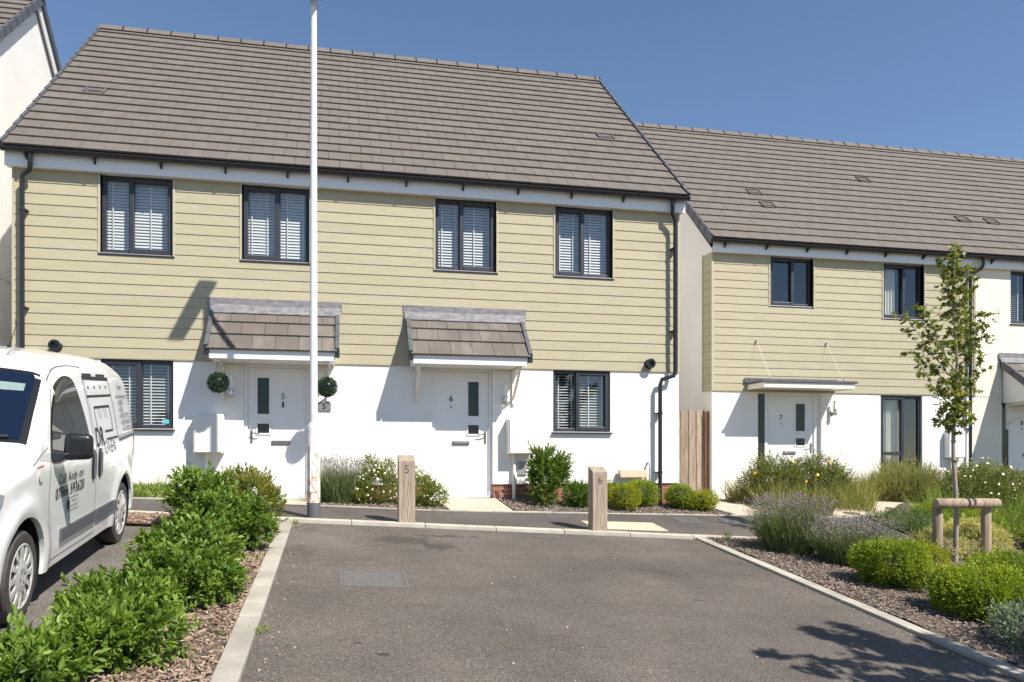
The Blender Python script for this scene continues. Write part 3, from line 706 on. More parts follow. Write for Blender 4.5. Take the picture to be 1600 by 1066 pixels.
for (a, b, c, d_) in ops[:4]:
    ct.box(a-.03, a, Y1-.03, Y1+.10, c-.034, d_); ct.box(b, b+.03, Y1-.03, Y1+.10, c-.034, d_)
ct.box(hx0+.03, hx1-.03, Y1-.02, Y1-.001, zs-.012, zs-.001)
ct.build('cladding_trim', mat('trim_board', (.43, .40, .285), .7), clad, bevel=.002)
fb = MB(); fb.box(hx0-.06, hx1+.06, Y1-.13, Y1-.112, 4.175+E_, 4.38+E_); fb.box(hx0-.06, hx1+.06, Y1-.112, Y1+.02, 4.185+E_, 4.197+E_)
fb.box(hx1+.003, hx1+.06, Y1-.132, Y1-.002, 4.198+E_, 4.36+E_); fb.box(hx0-.06, hx0-.003, Y1-.132, Y1-.002, 4.198+E_, 4.36+E_)
fb.build('fascia', M['upvc'], H1, bevel=.003)
roof(H1, hx0-.06, hx1+.07, 12.47, 4.43+E_, 17.3, 8.63+E_, vents=((-3.96, 7), (4.94, 7)), cap_w=.035)
gutter(H1, hx0-.07, hx1+.09, 12.475, 4.40+E_)
for i, (a, b) in enumerate(up):
    window(H1, a, b, zu0, zu1, Y1+.065, 'rlrl'[i], tilt=1.15 if i < 2 else 1.02, mull=.40 if i == 0 else .53 if i == 1 else .42 if i == 2 else .5)
window(H1, -3.436, -2.432, zg0, zg1-.004, Y1+.045, 'l', tilt=.45, mull=.53)
window(H1, 3.46, 4.455, zg0, zg1-.004, Y1+.045, 'r', tilt=.42, mull=.42)
door(H1, -1.43, -.45, -.655+E_, 1.45+E_, Y1+.075, 'r', '5', 0)
door(H1, 1.45, 2.44, -.65+E_, 1.455+E_, Y1+.075, 'l', '6', 0)
canopy(H1, -1.87, -.03, Y1, 2.40+E_, 1.60+E_, .62)
canopy(H1, 1.06, 2.92, Y1, 2.40+E_, 1.60+E_, .62)
wall_light(H1, -1.60, Y1, 1.02+E_); wall_light(H1, 2.63, Y1, .98+E_)
meter_box(H1, -2.12, -1.70, Y1, .07+E_, .66+E_, -.8+E_, px=.4)
meter_box(H1, 2.66, 3.07, Y1, .06+E_, .64+E_, -.8+E_, px=.3)
for X in (-4.02, 5.14):
    v = MB(); v.lathe([(.085, 0), (.085, -.012), (.07, -.02), (.07, -.07), (.082, -.075), (.082, -.10), (.05, -.10), (.045, -.06)], (X, Y1-.02, (1.60 if X > 0 else 1.63)+E_), 'y', 24)
    v.build('flue', M['black'], H1, smooth=True)
downpipe(H1, 5.49, Y1, 4.36+E_, 0, 12.49, jog=[(5.49, 12.49, 4.36+E_), (5.49, 12.49, 4.2+E_), (5.50, 12.53, 4.14+E_), (5.56, 12.55, 4.02+E_), (5.565, 12.565, 3.95+E_), (5.565, 12.565, 1.48+E_), (5.55, 12.57, 1.40+E_), (5.33, 12.575, 1.33+E_), (5.30, 12.58, 1.24+E_), (5.30, 12.58, -.6+E_)]).name = 'downpipe'
downpipe(H1, -4.36, Y1, 4.36+E_, 0, 12.49, jog=[(-4.30, 12.49, 4.36+E_), (-4.30, 12.49, 4.18+E_), (-4.32, 12.53, 4.12+E_), (-4.42, 12.55, 4.04+E_), (-4.43, 12.565, 3.95+E_), (-4.43, 12.565, -.4+E_)])
hb = MB(); hb.box(-4.55, -4.20, Y1-.12, Y1-.03, 1.49+E_, 1.55+E_); hb.box(-4.50, -4.18, Y1-.15, Y1-.12, 1.46+E_, 1.50+E_); hb.build('overflow_tray', M['upvc'], H1, bevel=.006)
pq = MB(); pq.box(-.32, -.13, Y1-.022, Y1-.002, .735+E_, .87+E_); q = pq.build('number_plaque', M['lead'], H1, bevel=.004)
tb = MB(); text_on(tb, '5', .12, lambda u, v: (-.235+u, Y1-.0235, .80+E_+v), .003); tb.build('house_number', M['ink'], q, norm=False)
st = MB(); st.box(-2.60, -2.50, Y1+.063, Y1+.0645, .52+E_, .58+E_); st.build('window_sticker', mat('blue_sticker', (.12, .45, .55), .5), H1)
gv = MB(); gv.box(2.86, 3.0, Y1-.02, Y1-.002, -.28+E_, -.06+E_)
for k in range(5): gv.box(2.875, 2.985, Y1-.026, Y1-.02, -.265+k*.04+E_, -.25+k*.04+E_)
gv.build('vent_grille', M['galv'], H1)
wp = MB(); wp.tube([(5.12, Y1-.0, -.08+E_), (5.12, Y1-.07, -.08+E_), (5.13, Y1-.08, -.12+E_), (5.13, Y1-.08, -.45+E_)], .018, 8); wp.build('condensate_pipe', M['galv'], H1, smooth=True)
fix(H1)

# ---- terrace to the right: boarded house 7 and the cream house next to it
Y2, dz = 14.5, -.135
H2 = empty('terraced_house', (10, Y2, G(10, Y2)), 'smaller boarded house with flat glass-like porch canopy, tall ground floor window and number 7 door', 'house')
H3 = empty('terraced_house', (15, Y2, G(15, Y2)), 'cream rendered house with a tiled porch canopy, beyond the boarded house and its black downpipe', 'house')
rx0, rx1, rx2 = 7.2, 13.28, 19.4
dp2 = -.55+E_; zs2 = 1.34+E_; zt2 = 4.065+E_
wA = (8.46, 9.43, 3.08+E_, zt2); wB = (11.05, 12.03, 2.92+E_, zt2); gB = (11.0, 12.0, -.31+E_, 1.31+E_)
dr = (8.40, 9.60, -.78+E_, 1.32+E_); side_ = (8.24, 8.40, -.78+E_, 1.30+E_)
ops2 = [wA, wB, gB, (8.20, 9.62, -.78+E_, 1.32+E_)]
wm = MB(); wall_face(wm, rx0, rx1, -.95+E_, 4.2+E_, Y2, .12, ops2); w_ = wm.build('wall', M['white'], H2, norm=False)
wm = MB(); wm.add([(rx0, Y2, -1.1+E_), (rx0, Y2+9.2, -1.1+E_), (rx0, Y2+9.2, 4.15+E_), (rx0, Y2+4.6, 8.30+E_), (rx0, Y2, 4.15+E_)], [(0, 1, 2, 3, 4)]); wm.add([(rx0, Y2+9.2, -1.1+E_), (rx1, Y2+9.2, -1.1+E_), (rx1, Y2+9.2, 4.15+E_), (rx0, Y2+9.2, 4.15+E_)], [(0, 1, 2, 3)])
wm.build('gable_wall', M['gablewhite'], H2, norm=False)
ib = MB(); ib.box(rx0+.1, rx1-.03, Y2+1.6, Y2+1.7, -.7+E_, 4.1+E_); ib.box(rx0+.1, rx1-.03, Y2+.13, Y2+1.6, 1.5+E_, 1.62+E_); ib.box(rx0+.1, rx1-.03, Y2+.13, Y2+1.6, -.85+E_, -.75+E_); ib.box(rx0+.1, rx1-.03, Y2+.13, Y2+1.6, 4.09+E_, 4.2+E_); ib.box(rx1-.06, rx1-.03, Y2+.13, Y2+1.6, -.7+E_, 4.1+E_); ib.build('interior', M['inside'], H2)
cb = MB(); boards(cb, rx0+.03, rx1-.03, zs2, 4.08+E_, Y2-.004, .1575, [(o[0]-.03, o[1]+.03, o[2]-.035, o[3]) for o in (wA, wB)])
boards(cb, 0, .36, zs2, 4.08+E_, Y2, .1575, [], side=(rx0, 1, 1))
clad = cb.build('cladding', M['clad'], H2)
ct = MB(); 
for X in (rx0-.022, rx1-.03): ct.box(X, X+.05, Y2-.034, Y2-.001, zs2-.005, 4.08+E_)
for (a, b, c, d_) in (wA, wB): ct.box(a-.03, a, Y2-.03, Y2+.1, c-.034, d_); ct.box(b, b+.03, Y2-.03, Y2+.1, c-.034, d_)
ct.box(rx0-.03, rx0-.001, Y2+.36, Y2+.385, zs2-.005, 4.10+E_); ct.box(rx0+.03, rx1-.03, Y2-.02, Y2-.001, zs2-.012, zs2-.001)
ct.build('cladding_trim', bpy.data.materials['trim_board'], clad, bevel=.002)
for (H, a, b) in ((H2, rx0-.03, rx1), (H3, rx1, rx2+.03)):
    fb = MB(); fb.box(a, b, Y2-.13, Y2-.112, 4.055+E_, 4.25+E_); fb.box(a, b, Y2-.112, Y2+.02, 4.065+E_, 4.077+E_); fb.build('fascia', M['upvc'], H, bevel=.003)
roof(H2, rx0-.10, rx1+.005, 14.27, 4.30+E_, 19.1, 8.49+E_, vents=((9.0, 6.7), (9.04, 4.7), (12.49, 10.7)), verges=('l',), cap_w=.13, phase=1)
roof(H3, rx1+.005, rx2+.1, 14.27, 4.30+E_, 19.1, 8.49+E_, vents=((13.96, 4.7), (14.74, 4.7)), verges=('r',), cap_w=.13, phase=0, tw=.333)
gutter(H2, rx0-.10, rx1, 14.275, 4.27+E_); gutter(H3, rx1, rx2+.1, 14.275, 4.27+E_)
window(H2, *wA, Y2+.075, 'l', blind=False, mull=.57); window(H2, *wB, Y2+.075, 'l', blind=False, curtain=[(11.10, 11.50)], mull=.57)
window(H2, *gB, Y2+.05, 'l', blind=False, curtain=[(11.22, 11.62)], mull=.56, transom=.25, sillw=.05)
d7 = door(H2, dr[0], dr[1]-.04, dr[2], dr[3]-.0, Y2+.09, 'l', '7', 0)
sg = MB(); sg.box(side_[0], side_[1], Y2+.09, Y2+.12, side_[2], side_[3]); sg.build('side_light', M['darkglass'], H2)
sf = MB(); sf.box(8.20, 8.24, Y2+.08, Y2+.14, side_[2], dr[3]); sf.box(side_[1]-.002, side_[1]+.0, Y2+.08, Y2+.14, side_[2], dr[3]); sf.box(9.56, 9.62, Y2+.08, Y2+.14, dr[2], dr[3]); sf.box(8.24, 8.398, Y2+.08, Y2+.14, side_[3], dr[3]); sf.build('door_surround', M['upvc'], H2)
wall_light(H2, 9.86, Y2, .97+E_)
cn = MB(); cn.box(7.92, 9.95, Y2-.66, Y2-.035, 1.47+E_, 1.50+E_); cn.box(7.88, 9.96, Y2-.06, Y2-.035, 1.50+E_, 1.60+E_)
cn.box(7.90, 9.97, Y2-.70, Y2-.66, 1.465+E_, 1.51+E_)
c_ = cn.build('flat_canopy', M['verge'], H2, bevel=.004)
cn = MB(); cn.box(7.95, 9.92, Y2-.67, Y2-.655, 1.36+E_, 1.464+E_); cn.box(7.95, 7.965, Y2-.655, Y2-.035, 1.36+E_, 1.464+E_); cn.box(9.905, 9.92, Y2-.655, Y2-.035, 1.36+E_, 1.464+E_); cn.box(7.965, 9.905, Y2-.655, Y2-.035, 1.375+E_, 1.385+E_); cn.build('fascia', M['upvc_warm'], c_, bevel=.003)
for X in (8.15, 9.72):
    cn = MB(); cn.tube([(X, Y2-.03, 2.35+E_), (X, Y2-.60, 1.50+E_)], .0028, 6); cn.lathe([(.02, -.035), (.02, 0)], (X, Y2-.03, 2.35+E_), 'y', 10); cn.box(X-.01, X+.01, Y2-.62, Y2-.58, 1.50+E_, 1.56+E_)
    cn.build('stay_cable', M['galv'], c_)
b = MB(); b.box(12.52, 12.93, Y2-.16, Y2-.002, .0+E_, .58+E_); mb_ = b.build('meter_box', M['upvc'], H2, bevel=.03, seg=4); b = MB(); b.tube([(12.66, Y2-.05, 0+E_), (12.66, Y2-.05, -.9+E_)], .028, 10); b.build('conduit', M['beige'], mb_, smooth=True)
downpipe(H2, 13.2, Y2, 4.23+E_, 0, 14.29, jog=[(13.32, 14.29, 4.24+E_), (13.32, 14.29, 4.10+E_), (13.30, 14.33, 4.02+E_), (13.14, 14.40, 3.92+E_), (13.11, 14.415, 3.82+E_), (13.11, 14.415, -.8+E_)])
fix(H2)
wC = (14.20, 15.2, 2.92+E_, zt2); d8 = (14.0, 14.2, -.8+E_, 1.2+E_)
wm = MB(); wall_face(wm, rx1, rx2, -.95+E_, 4.2+E_, Y2-.004, .12, [wC, (13.98, 15.3, -.8+E_, 1.25+E_), (16.5, 17.5, .3+E_, 1.3+E_), (16.6, 17.6, 2.92+E_, zt2)])
wm.add([(rx2, Y2, -1+E_), (rx2, Y2+9.2, -1+E_), (rx2, Y2+9.2, 4.15+E_), (rx2, Y2+4.6, 8.30+E_), (rx2, Y2, 4.15+E_)], [(0, 1, 2, 3, 4)])
wm.add([(rx1, Y2+9.2, -1+E_), (rx2, Y2+9.2, -1+E_), (rx2, Y2+9.2, 4.15+E_), (rx1, Y2+9.2, 4.15+E_)], [(0, 1, 2, 3)])
wm.build('wall', M['cream'], H3, norm=False)
bd = MB(); bd.box(rx1, rx2, Y2-.014, Y2-.005, zs2-.02, zs2-.005); bd.build('render_bead', M['upvc_warm'], H3)
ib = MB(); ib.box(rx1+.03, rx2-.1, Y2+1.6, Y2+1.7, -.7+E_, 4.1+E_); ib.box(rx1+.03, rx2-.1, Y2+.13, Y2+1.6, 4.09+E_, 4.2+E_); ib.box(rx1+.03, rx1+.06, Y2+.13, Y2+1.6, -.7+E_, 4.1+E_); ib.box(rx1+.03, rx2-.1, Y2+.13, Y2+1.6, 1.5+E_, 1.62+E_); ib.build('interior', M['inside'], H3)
window(H3, *wC, Y2+.07, 'r', blind=True, tilt=.3); window(H3, 16.6, 17.6, 2.92+E_, zt2, Y2+.05, 'l'); window(H3, 16.5, 17.5, .3+E_, 1.3+E_, Y2+.05, 'l')
sg = MB(); sg.box(14.0, 14.22, Y2+.08, Y2+.11, -.8+E_, 1.22+E_); sg.build('side_light', M['darkglass'], H3)
sf = MB(); sf.box(13.98, 14.0, Y2+.07, Y2+.13, -.8+E_, 1.25+E_); sf.box(14.22, 14.27, Y2+.07, Y2+.13, -.8+E_, 1.25+E_); sf.box(14.0, 14.22, Y2+.07, Y2+.13, 1.22+E_, 1.25+E_); sf.build('door_surround', M['upvc'], H3)
door(H3, 14.27, 15.27, -.8+E_, 1.25+E_, Y2+.08, 'l', '8', 0)
canopy(H3, 13.95, 15.6, Y2, 2.24+E_, 1.34+E_, 1.0)
fix(H3)

# ---- white gabled house at the far left
H4 = empty('gabled_house', (-8.4, 17, G(-8.4, 17)), 'white house gable with grey verge tiles rising behind the long tiled roof and the van', 'house')
gx = -5.62; y0, yr4 = 12.0, 16.6; zr4 = 8.72+E_; ze4 = zr4-4.19
wm = MB(); wm.add([(gx, y0, -.6+E_), (gx, 2*yr4-y0, -.6+E_), (gx, 2*yr4-y0, ze4-.1), (gx, yr4, zr4-.1), (gx, y0, ze4-.1)], [(0, 1, 2, 3, 4)])
wm.add([(gx, y0, -.6+E_), (-11, y0, -.6+E_), (-11, y0, ze4-.1), (gx, y0, ze4-.1)], [(0, 1, 2, 3)]); wm.add([(-11, y0, -.6+E_), (-11, 2*yr4-y0, -.6+E_), (-11, 2*yr4-y0, ze4-.1), (-11, yr4, zr4-.1), (-11, y0, ze4-.1)], [(0, 1, 2, 3, 4)])
wm.build('wall', M['white'], H4, norm=False)
r4 = roof(H4, -11.1, gx+.10, 11.80, ze4, yr4, zr4, verges=('r',), cap_w=.10)
d = Vector((0, 4.8, -4.19)).normalized(); n_ = Vector((0, -d.z, d.y)); P = []
vb = MB(); bb = MB()
for i in range(18):
    s0, s1 = i*.345, i*.345+.36; P = []
    for h in (-.07, .05):
        for s in (s0, s1):
            q = Vector((0, yr4, zr4))+d*s+n_*(h+(.014 if s == s1 and h > 0 else 0)); P += [(gx+.06, q.y, q.z), (gx+.13, q.y, q.z)]
    vb.hexa(P, random.random())
for (ha, hb_, xa, xb) in ((-.24, -.07, gx+.05, gx+.075), (-.085, -.07, gx, gx+.05)):
    P = []
    for h in (ha, hb_):
        for s in (.1, 6.1):
            q = Vector((0, yr4, zr4))+d*s+n_*h; P += [(xa, q.y, q.z), (xb, q.y, q.z)]
    bb.hexa(P)
vb.build('verge', M['verge'], r4, bevel=.004); bb.build('bargeboard', M['upvc'], H4)
fb = MB(); fb.box(-11.1, gx+.05, 11.90, 11.92, ze4-.26, ze4-.04); fb.box(-11.1, gx+.05, 11.92, 12.02, ze4-.25, ze4-.24); fb.build('fascia', M['upvc'], H4)
gutter(H4, -11.1, gx+.10, 11.80, ze4-.03)
for (a, b, c, d_) in ((-10.0, -9.0, 3.1+E_, 4.2+E_), (-7.6, -6.6, 3.1+E_, 4.2+E_), (-7.6, -6.6, .5+E_, 1.55+E_)):
    window(H4, a, b, c, d_, y0-.06, 'l', tilt=.9); ib = MB(); ib.box(a+.01, b-.01, y0-.004+.0, y0-.002, c+.01, d_-.01)
gb = MB(); gb.box(gx, gx+.02, y0, 21, 3.05+E_, 3.075+E_); gb.build('movement_joint', M['upvc_warm'], H4)
fix(H4)
# ------------------------------------------------------------------ street furniture
# lamp column
lx, ly = -.318, 10.36; lz = G(lx, ly)
LP = empty('street_lamp', (lx, ly, lz), 'tall white lamp column with rusty base standing on the pavement before door 5', 'street lamp')
b = MB(); b.lathe([(.082, .215), (.082, 1.17), (.078, 1.20), (.05, 1.23)], (0, 0, 0), 'z', 28); bo = b.build('column_base', M['post'], LP, smooth=True)
b = MB(); b.box(-.045, .045, -.0865, -.075, .35, .95); b.build('base_door', M['post'], bo, bevel=.004)
b = MB(); b.lathe([(.084, -.15), (.084, .215)], (0, 0, 0), 'z', 28); b.build('column_foot', M['trim'], LP, smooth=True)
b = MB(); b.lathe([(.050, 1.22), (.047, 2.2), (.042, 4.5), (.038, 6.50)], (0, 0, 0), 'z', 24); b.build('column_shaft', M['post'], LP, smooth=True)
b = MB(); b.tube([(0, 0, 6.49), (0, 0, 6.65)], .046, 16); b.tube([(0, .04, 6.62), (0, -.14, 6.65)], .035, 12)
b.hexa([(-.12, -.62, 6.65), (.12, -.62, 6.65), (-.14, .06, 6.62), (.14, .06, 6.62), (-.10, -.60, 6.70), (.10, -.60, 6.70), (-.10, .0, 6.72), (.10, .0, 6.72)])
ln = b.build('lantern', M['galv'], LP, bevel=.015)
b = MB(); b.box(-.09, .09, -.55, -.2, 6.615, 6.642); b.build('lamp_glass', M['frosted'], ln)
# oak bollards
def bollard(x, y, num, label):
    e = empty('bollard', (x, y, G(x, y)+.0), label, 'bollard', 'square timber bollards on the kerb line')
    h, w = .90, .104; mb = MB()
    P = [(-w, -w, -.1), (w, -w, -.1), (-w, w, -.1), (w, w, -.1), (-w, -w, h-.075), (w, -w, h-.075), (-w, w, h), (w, w, h)]
    mb.hexa(P); p = mb.build('post', M['oak'], e, bevel=.008)
    t = MB(); text_on(t, num, .15, lambda u, v: (u, -w-.0012, h-.19+v), -.001, .85); t.build('number', M['ink'], p, norm=False)
    c = MB(); xx = .012
    pts = [(xx+.006*math.sin(i*1.7), h-.28-i*.07) for i in range(9)]
    for i in range(8): c.add([(pts[i][0]-.0022, -w-.0012, pts[i][1]), (pts[i][0]+.0022, -w-.0012, pts[i][1]), (pts[i+1][0]+.0022, -w-.0012, pts[i+1][1]), (pts[i+1][0]-.0022, -w-.0012, pts[i+1][1])], [(0, 1, 2, 3)])
    c.build('drying_crack', M['ink'], p, norm=False); return e
b5 = bollard(.835, 10.20, '5', 'weathered oak bollard marked 5, in front of the white-flowered shrubs')
b6 = bollard(3.40, 10.20, '6', 'weathered oak bollard marked 6, in front of the golden box balls')
# hanging topiary balls
def topiary(x, z, label):
    yb = Y1-.54; e = empty('topiary_ball', (x, yb, z), label, 'topiary ball', 'artificial green balls hanging at door 5')
    n = 2600; d = rng.normal(size=(n, 3)); d /= np.linalg.norm(d, axis=1)[:, None]; d = d.astype(float)
    leaves('foliage', d*rng.uniform(.112, .147, (n, 1)), d+rng.normal(size=(n, 3))*.7, .024, .012, M['topiary'], e, .3)
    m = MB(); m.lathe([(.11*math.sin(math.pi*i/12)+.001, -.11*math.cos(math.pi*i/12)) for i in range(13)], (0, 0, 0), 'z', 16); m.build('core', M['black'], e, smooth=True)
    c = MB()
    for k in range(3):
        t = k*2.1; c.tube([(.08*math.cos(t), .08*math.sin(t), .10), (0, 0, .34)], .0035, 5)
    c.tube([(0, 0, .34), (0, 0, .40)], .004, 5); c.build('chain', M['twig'], e)
# ------------------------------------------------------------------ foliage
def _frames(d):
    d = d/np.maximum(np.linalg.norm(d, axis=1), 1e-6)[:, None]
    r = rng.normal(size=d.shape); r[:, 2] += 1.2
    n = r-(r*d).sum(1)[:, None]*d; n /= np.maximum(np.linalg.norm(n, axis=1), 1e-6)[:, None]
    return d, n, np.cross(d, n)
TEMPL = {
 'leaf5': (np.array([[0, 0, 0], [.42, -.5, .06], [.45, 0, -.10], [.42, .5, .06], [1, 0, -.06]]), [(0, 1, 2), (0, 2, 3), (1, 4, 2), (2, 4, 3)]),
 'leaf8': (np.array([[0, 0, 0], [.28, -.40, .08], [.28, 0, -.05], [.28, .40, .08], [.64, -.44, .03], [.66, 0, -.12], [.64, .44, .03], [1, 0, -.22]]),
           [(0, 1, 2), (0, 2, 3), (1, 4, 5, 2), (2, 5, 6, 3), (4, 7, 5), (5, 7, 6)]),
 'blade': (np.array([[0, -.5, 0], [0, .5, 0], [.5, .4, .02], [.5, -.4, .02], [1, 0, -.06]]), [(0, 1, 2, 3), (3, 2, 4)]),
 'petal': (np.array([[-.5, -.16, 0], [-.16, -.5, .1], [.16, -.5, .1], [.5, -.16, 0], [.5, .16, 0], [.16, .5, .1], [-.16, .5, .1], [-.5, .16, 0]]), [(0, 1, 2, 3, 4, 5, 6, 7)]),
 'maple': (np.array([[0, 0, 0], [.12, -.34, .02], [.48, -.55, -.05], [.46, -.18, .03], [1, 0, -.12], [.46, .18, .03], [.48, .55, -.05], [.12, .34, .02], [.4, 0, -.03]]),
           [(0, 1, 8), (1, 2, 8), (2, 3, 8), (3, 4, 8), (8, 4, 5), (8, 5, 6), (8, 6, 7), (8, 7, 0)]),
}
def leaves(name, pts, dirs, ln_, wd, m, parent=None, var=.25, kind='leaf5', rnd=None, normal=None, pull=0.0):
    pts = np.asarray(pts, float); T, F = TEMPL[kind]; n = len(pts)
    if n == 0: return None
    d, nn, bb = _frames(np.asarray(dirs, float))
    if kind == 'petal': d, nn = nn, d; bb = np.cross(d, nn)
    L = ln_*(1+rng.uniform(-var, var, n)); Wd = (wd/ln_)*L
    V = pts[:, None, :]+d[:, None, :]*(T[None, :, 0]*L[:, None])[:, :, None]+bb[:, None, :]*(T[None, :, 1]*Wd[:, None])[:, :, None]+nn[:, None, :]*(T[None, :, 2]*L[:, None])[:, :, None]
    k = len(T); V = V.reshape(-1, 3); me = bpy.data.meshes.new(name)
    loops = np.concatenate([np.array([i for f in F for i in f])+j*k for j in range(n)]) if n < 50 else (np.array([i for f in F for i in f])[None, :]+np.arange(n)[:, None]*k).reshape(-1)
    sizes = np.tile([len(f) for f in F], n); starts = np.concatenate([[0], np.cumsum(sizes)[:-1]])
    me.vertices.add(len(V)); me.vertices.foreach_set('co', V.reshape(-1)); me.loops.add(len(loops)); me.loops.foreach_set('vertex_index', loops.astype(np.int32))
    me.polygons.add(len(sizes)); me.polygons.foreach_set('loop_start', starts.astype(np.int32)); me.polygons.foreach_set('loop_total', sizes.astype(np.int32))
    me.update(calc_edges=True)
    rv = np.clip(rng.uniform(0, 1, n) if rnd is None else np.asarray(rnd)+rng.uniform(-.22, .22, n), 0, 1)
    at = me.attributes.new('rnd', 'FLOAT', 'POINT'); at.data.foreach_set('value', np.repeat(rv, k)); me.materials.append(m)
    o = bpy.data.objects.new(name, me); COL.objects.link(o)
    if parent: o.parent = parent
    return o
def lobes_points(lobes, n, inner=.72, zmin=0.0):
    vol = np.array([(l[3]*l[4]+l[4]*l[5]+l[3]*l[5]) for l in lobes]); pr = vol/vol.sum(); P = []; D = []; Q = []
    need = n
    while need > 0:
        c = rng.choice(len(lobes), size=need*2, p=pr); A = np.array(lobes)[c]
        d = rng.normal(size=(need*2, 3)); d /= np.linalg.norm(d, axis=1)[:, None]
        rr = rng.uniform(inner**3, 1.0, need*2)**(1/3)
        p = A[:, :3]+A[:, 3:6]*d*rr[:, None]; ok = p[:, 2] > zmin
        for l in lobes:      # keep the shoots near the outside of the union
            q = (p-np.array(l[:3]))/np.array(l[3:6]); ok &= (np.linalg.norm(q, axis=1) > inner*.97)
        nr = d/A[:, 3:6]; nr /= np.linalg.norm(nr, axis=1)[:, None]
        P.append(p[ok]); D.append(nr[ok]); Q.append(rr[ok]); need -= int(ok.sum())
    return np.concatenate(P)[:n], np.concatenate(D)[:n], np.concatenate(Q)[:n]
def rosettes(p, d, k, stem, spread):
    # k leaves round every shoot; returns leaf bases and directions
    n = len(p); d = d/np.linalg.norm(d, axis=1)[:, None]; u = np.cross(d, rng.normal(size=d.shape)); u /= np.linalg.norm(u, axis=1)[:, None]; v = np.cross(d, u)
    PP = []; DD = []; sv = (rng.uniform(.4, 1.3, n)+(rng.uniform(0, 1, n) > .9)*rng.uniform(.5, 1.6, n))[:, None]
    for i in range(k):
        t = i*2.4+rng.uniform(0, .6, n); f = i/max(1, k-1)
        o = u*np.cos(t)[:, None]+v*np.sin(t)[:, None]
        PP.append(p+d*(stem*f)*sv); DD.append(o*(spread*(1.15-f))+d*(.35+.75*f))
    return np.concatenate(PP), np.concatenate(DD)
def stems(parent, lobes, n, rad=.006, name='stems', m=None, base=(0, 0)):
    s = MB()
    for i in range(n):
        l = lobes[i % len(lobes)]; a = random.uniform(0, 6.28); e = Vector((l[0]+l[3]*.7*math.cos(a), l[1]+l[4]*.7*math.sin(a), l[2]+l[5]*random.uniform(-.1, .8)))
        b0 = Vector((base[0]+random.uniform(-.06, .06), base[1]+random.uniform(-.06, .06), -.03)); mid = b0.lerp(e, .5)+Vector((random.uniform(-.04, .04), random.uniform(-.04, .04), .03))
        s.tube([b0, mid, e], [rad, rad*.7, rad*.35], 5)
    return s.build(name, m or M['twig'], parent)
def shrub(name, x, y, lobes, label, cat, group, leafm, n=500, k=7, L=.055, Wd=.024, stem=.06, spread=.9, up=.5, inner=.7, kind='leaf5', nst=14, flowers=None, zc=0, tipvar=True, wob=.35):
    e = empty(name, (x, y, G(x, y)+.02), label, cat, group)
    p, d, q = lobes_points(lobes, n, inner)
    d = d+rng.normal(size=d.shape)*wob; d[:, 2] += up
    # clumps: shared brightness by position
    ph = rng.uniform(0, 6.28, 3)
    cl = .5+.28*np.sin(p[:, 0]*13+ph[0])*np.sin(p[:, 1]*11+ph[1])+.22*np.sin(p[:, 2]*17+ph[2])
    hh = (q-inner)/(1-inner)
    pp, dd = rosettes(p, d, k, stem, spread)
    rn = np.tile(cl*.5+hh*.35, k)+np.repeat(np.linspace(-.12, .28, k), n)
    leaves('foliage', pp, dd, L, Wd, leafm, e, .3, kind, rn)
    if nst: stems(e, lobes, nst)
    if flowers:
        fm, fn, fs = flowers; fp, fd, _ = lobes_points(lobes, fn, .96, .08)
        fd[:, 1] -= .4; fd[:, 2] += .3
        leaves('blossoms', fp+fd*(L*.9+stem*.6), fd, fs, fs, fm, e, .3, 'petal')
    return e
def blades(name, x, y, rx, ry, n, h, w, m, label, cat, group=None, lean=.5, fan=None, top=None, kind=None, as_part=None, hv=.35):
    # upright stalks from a footprint; fan = splay outwards from the middle
    a = rng.uniform(0, 2*math.pi, n); r = np.sqrt(rng.uniform(0, 1, n)); px, py = r*np.cos(a), r*np.sin(a)
    base = np.stack([px*rx*(.62 if fan else 1), py*ry*(.62 if fan else 1), np.zeros(n)], 1)
    d = np.stack([rng.normal(size=n)*lean*.5, rng.normal(size=n)*lean*.5, np.ones(n)], 1)
    if fan: d[:, 0] += px*fan; d[:, 1] += py*fan
    hgt = h*(1-hv*rng.uniform(0, 1, n))
    return base, d, hgt
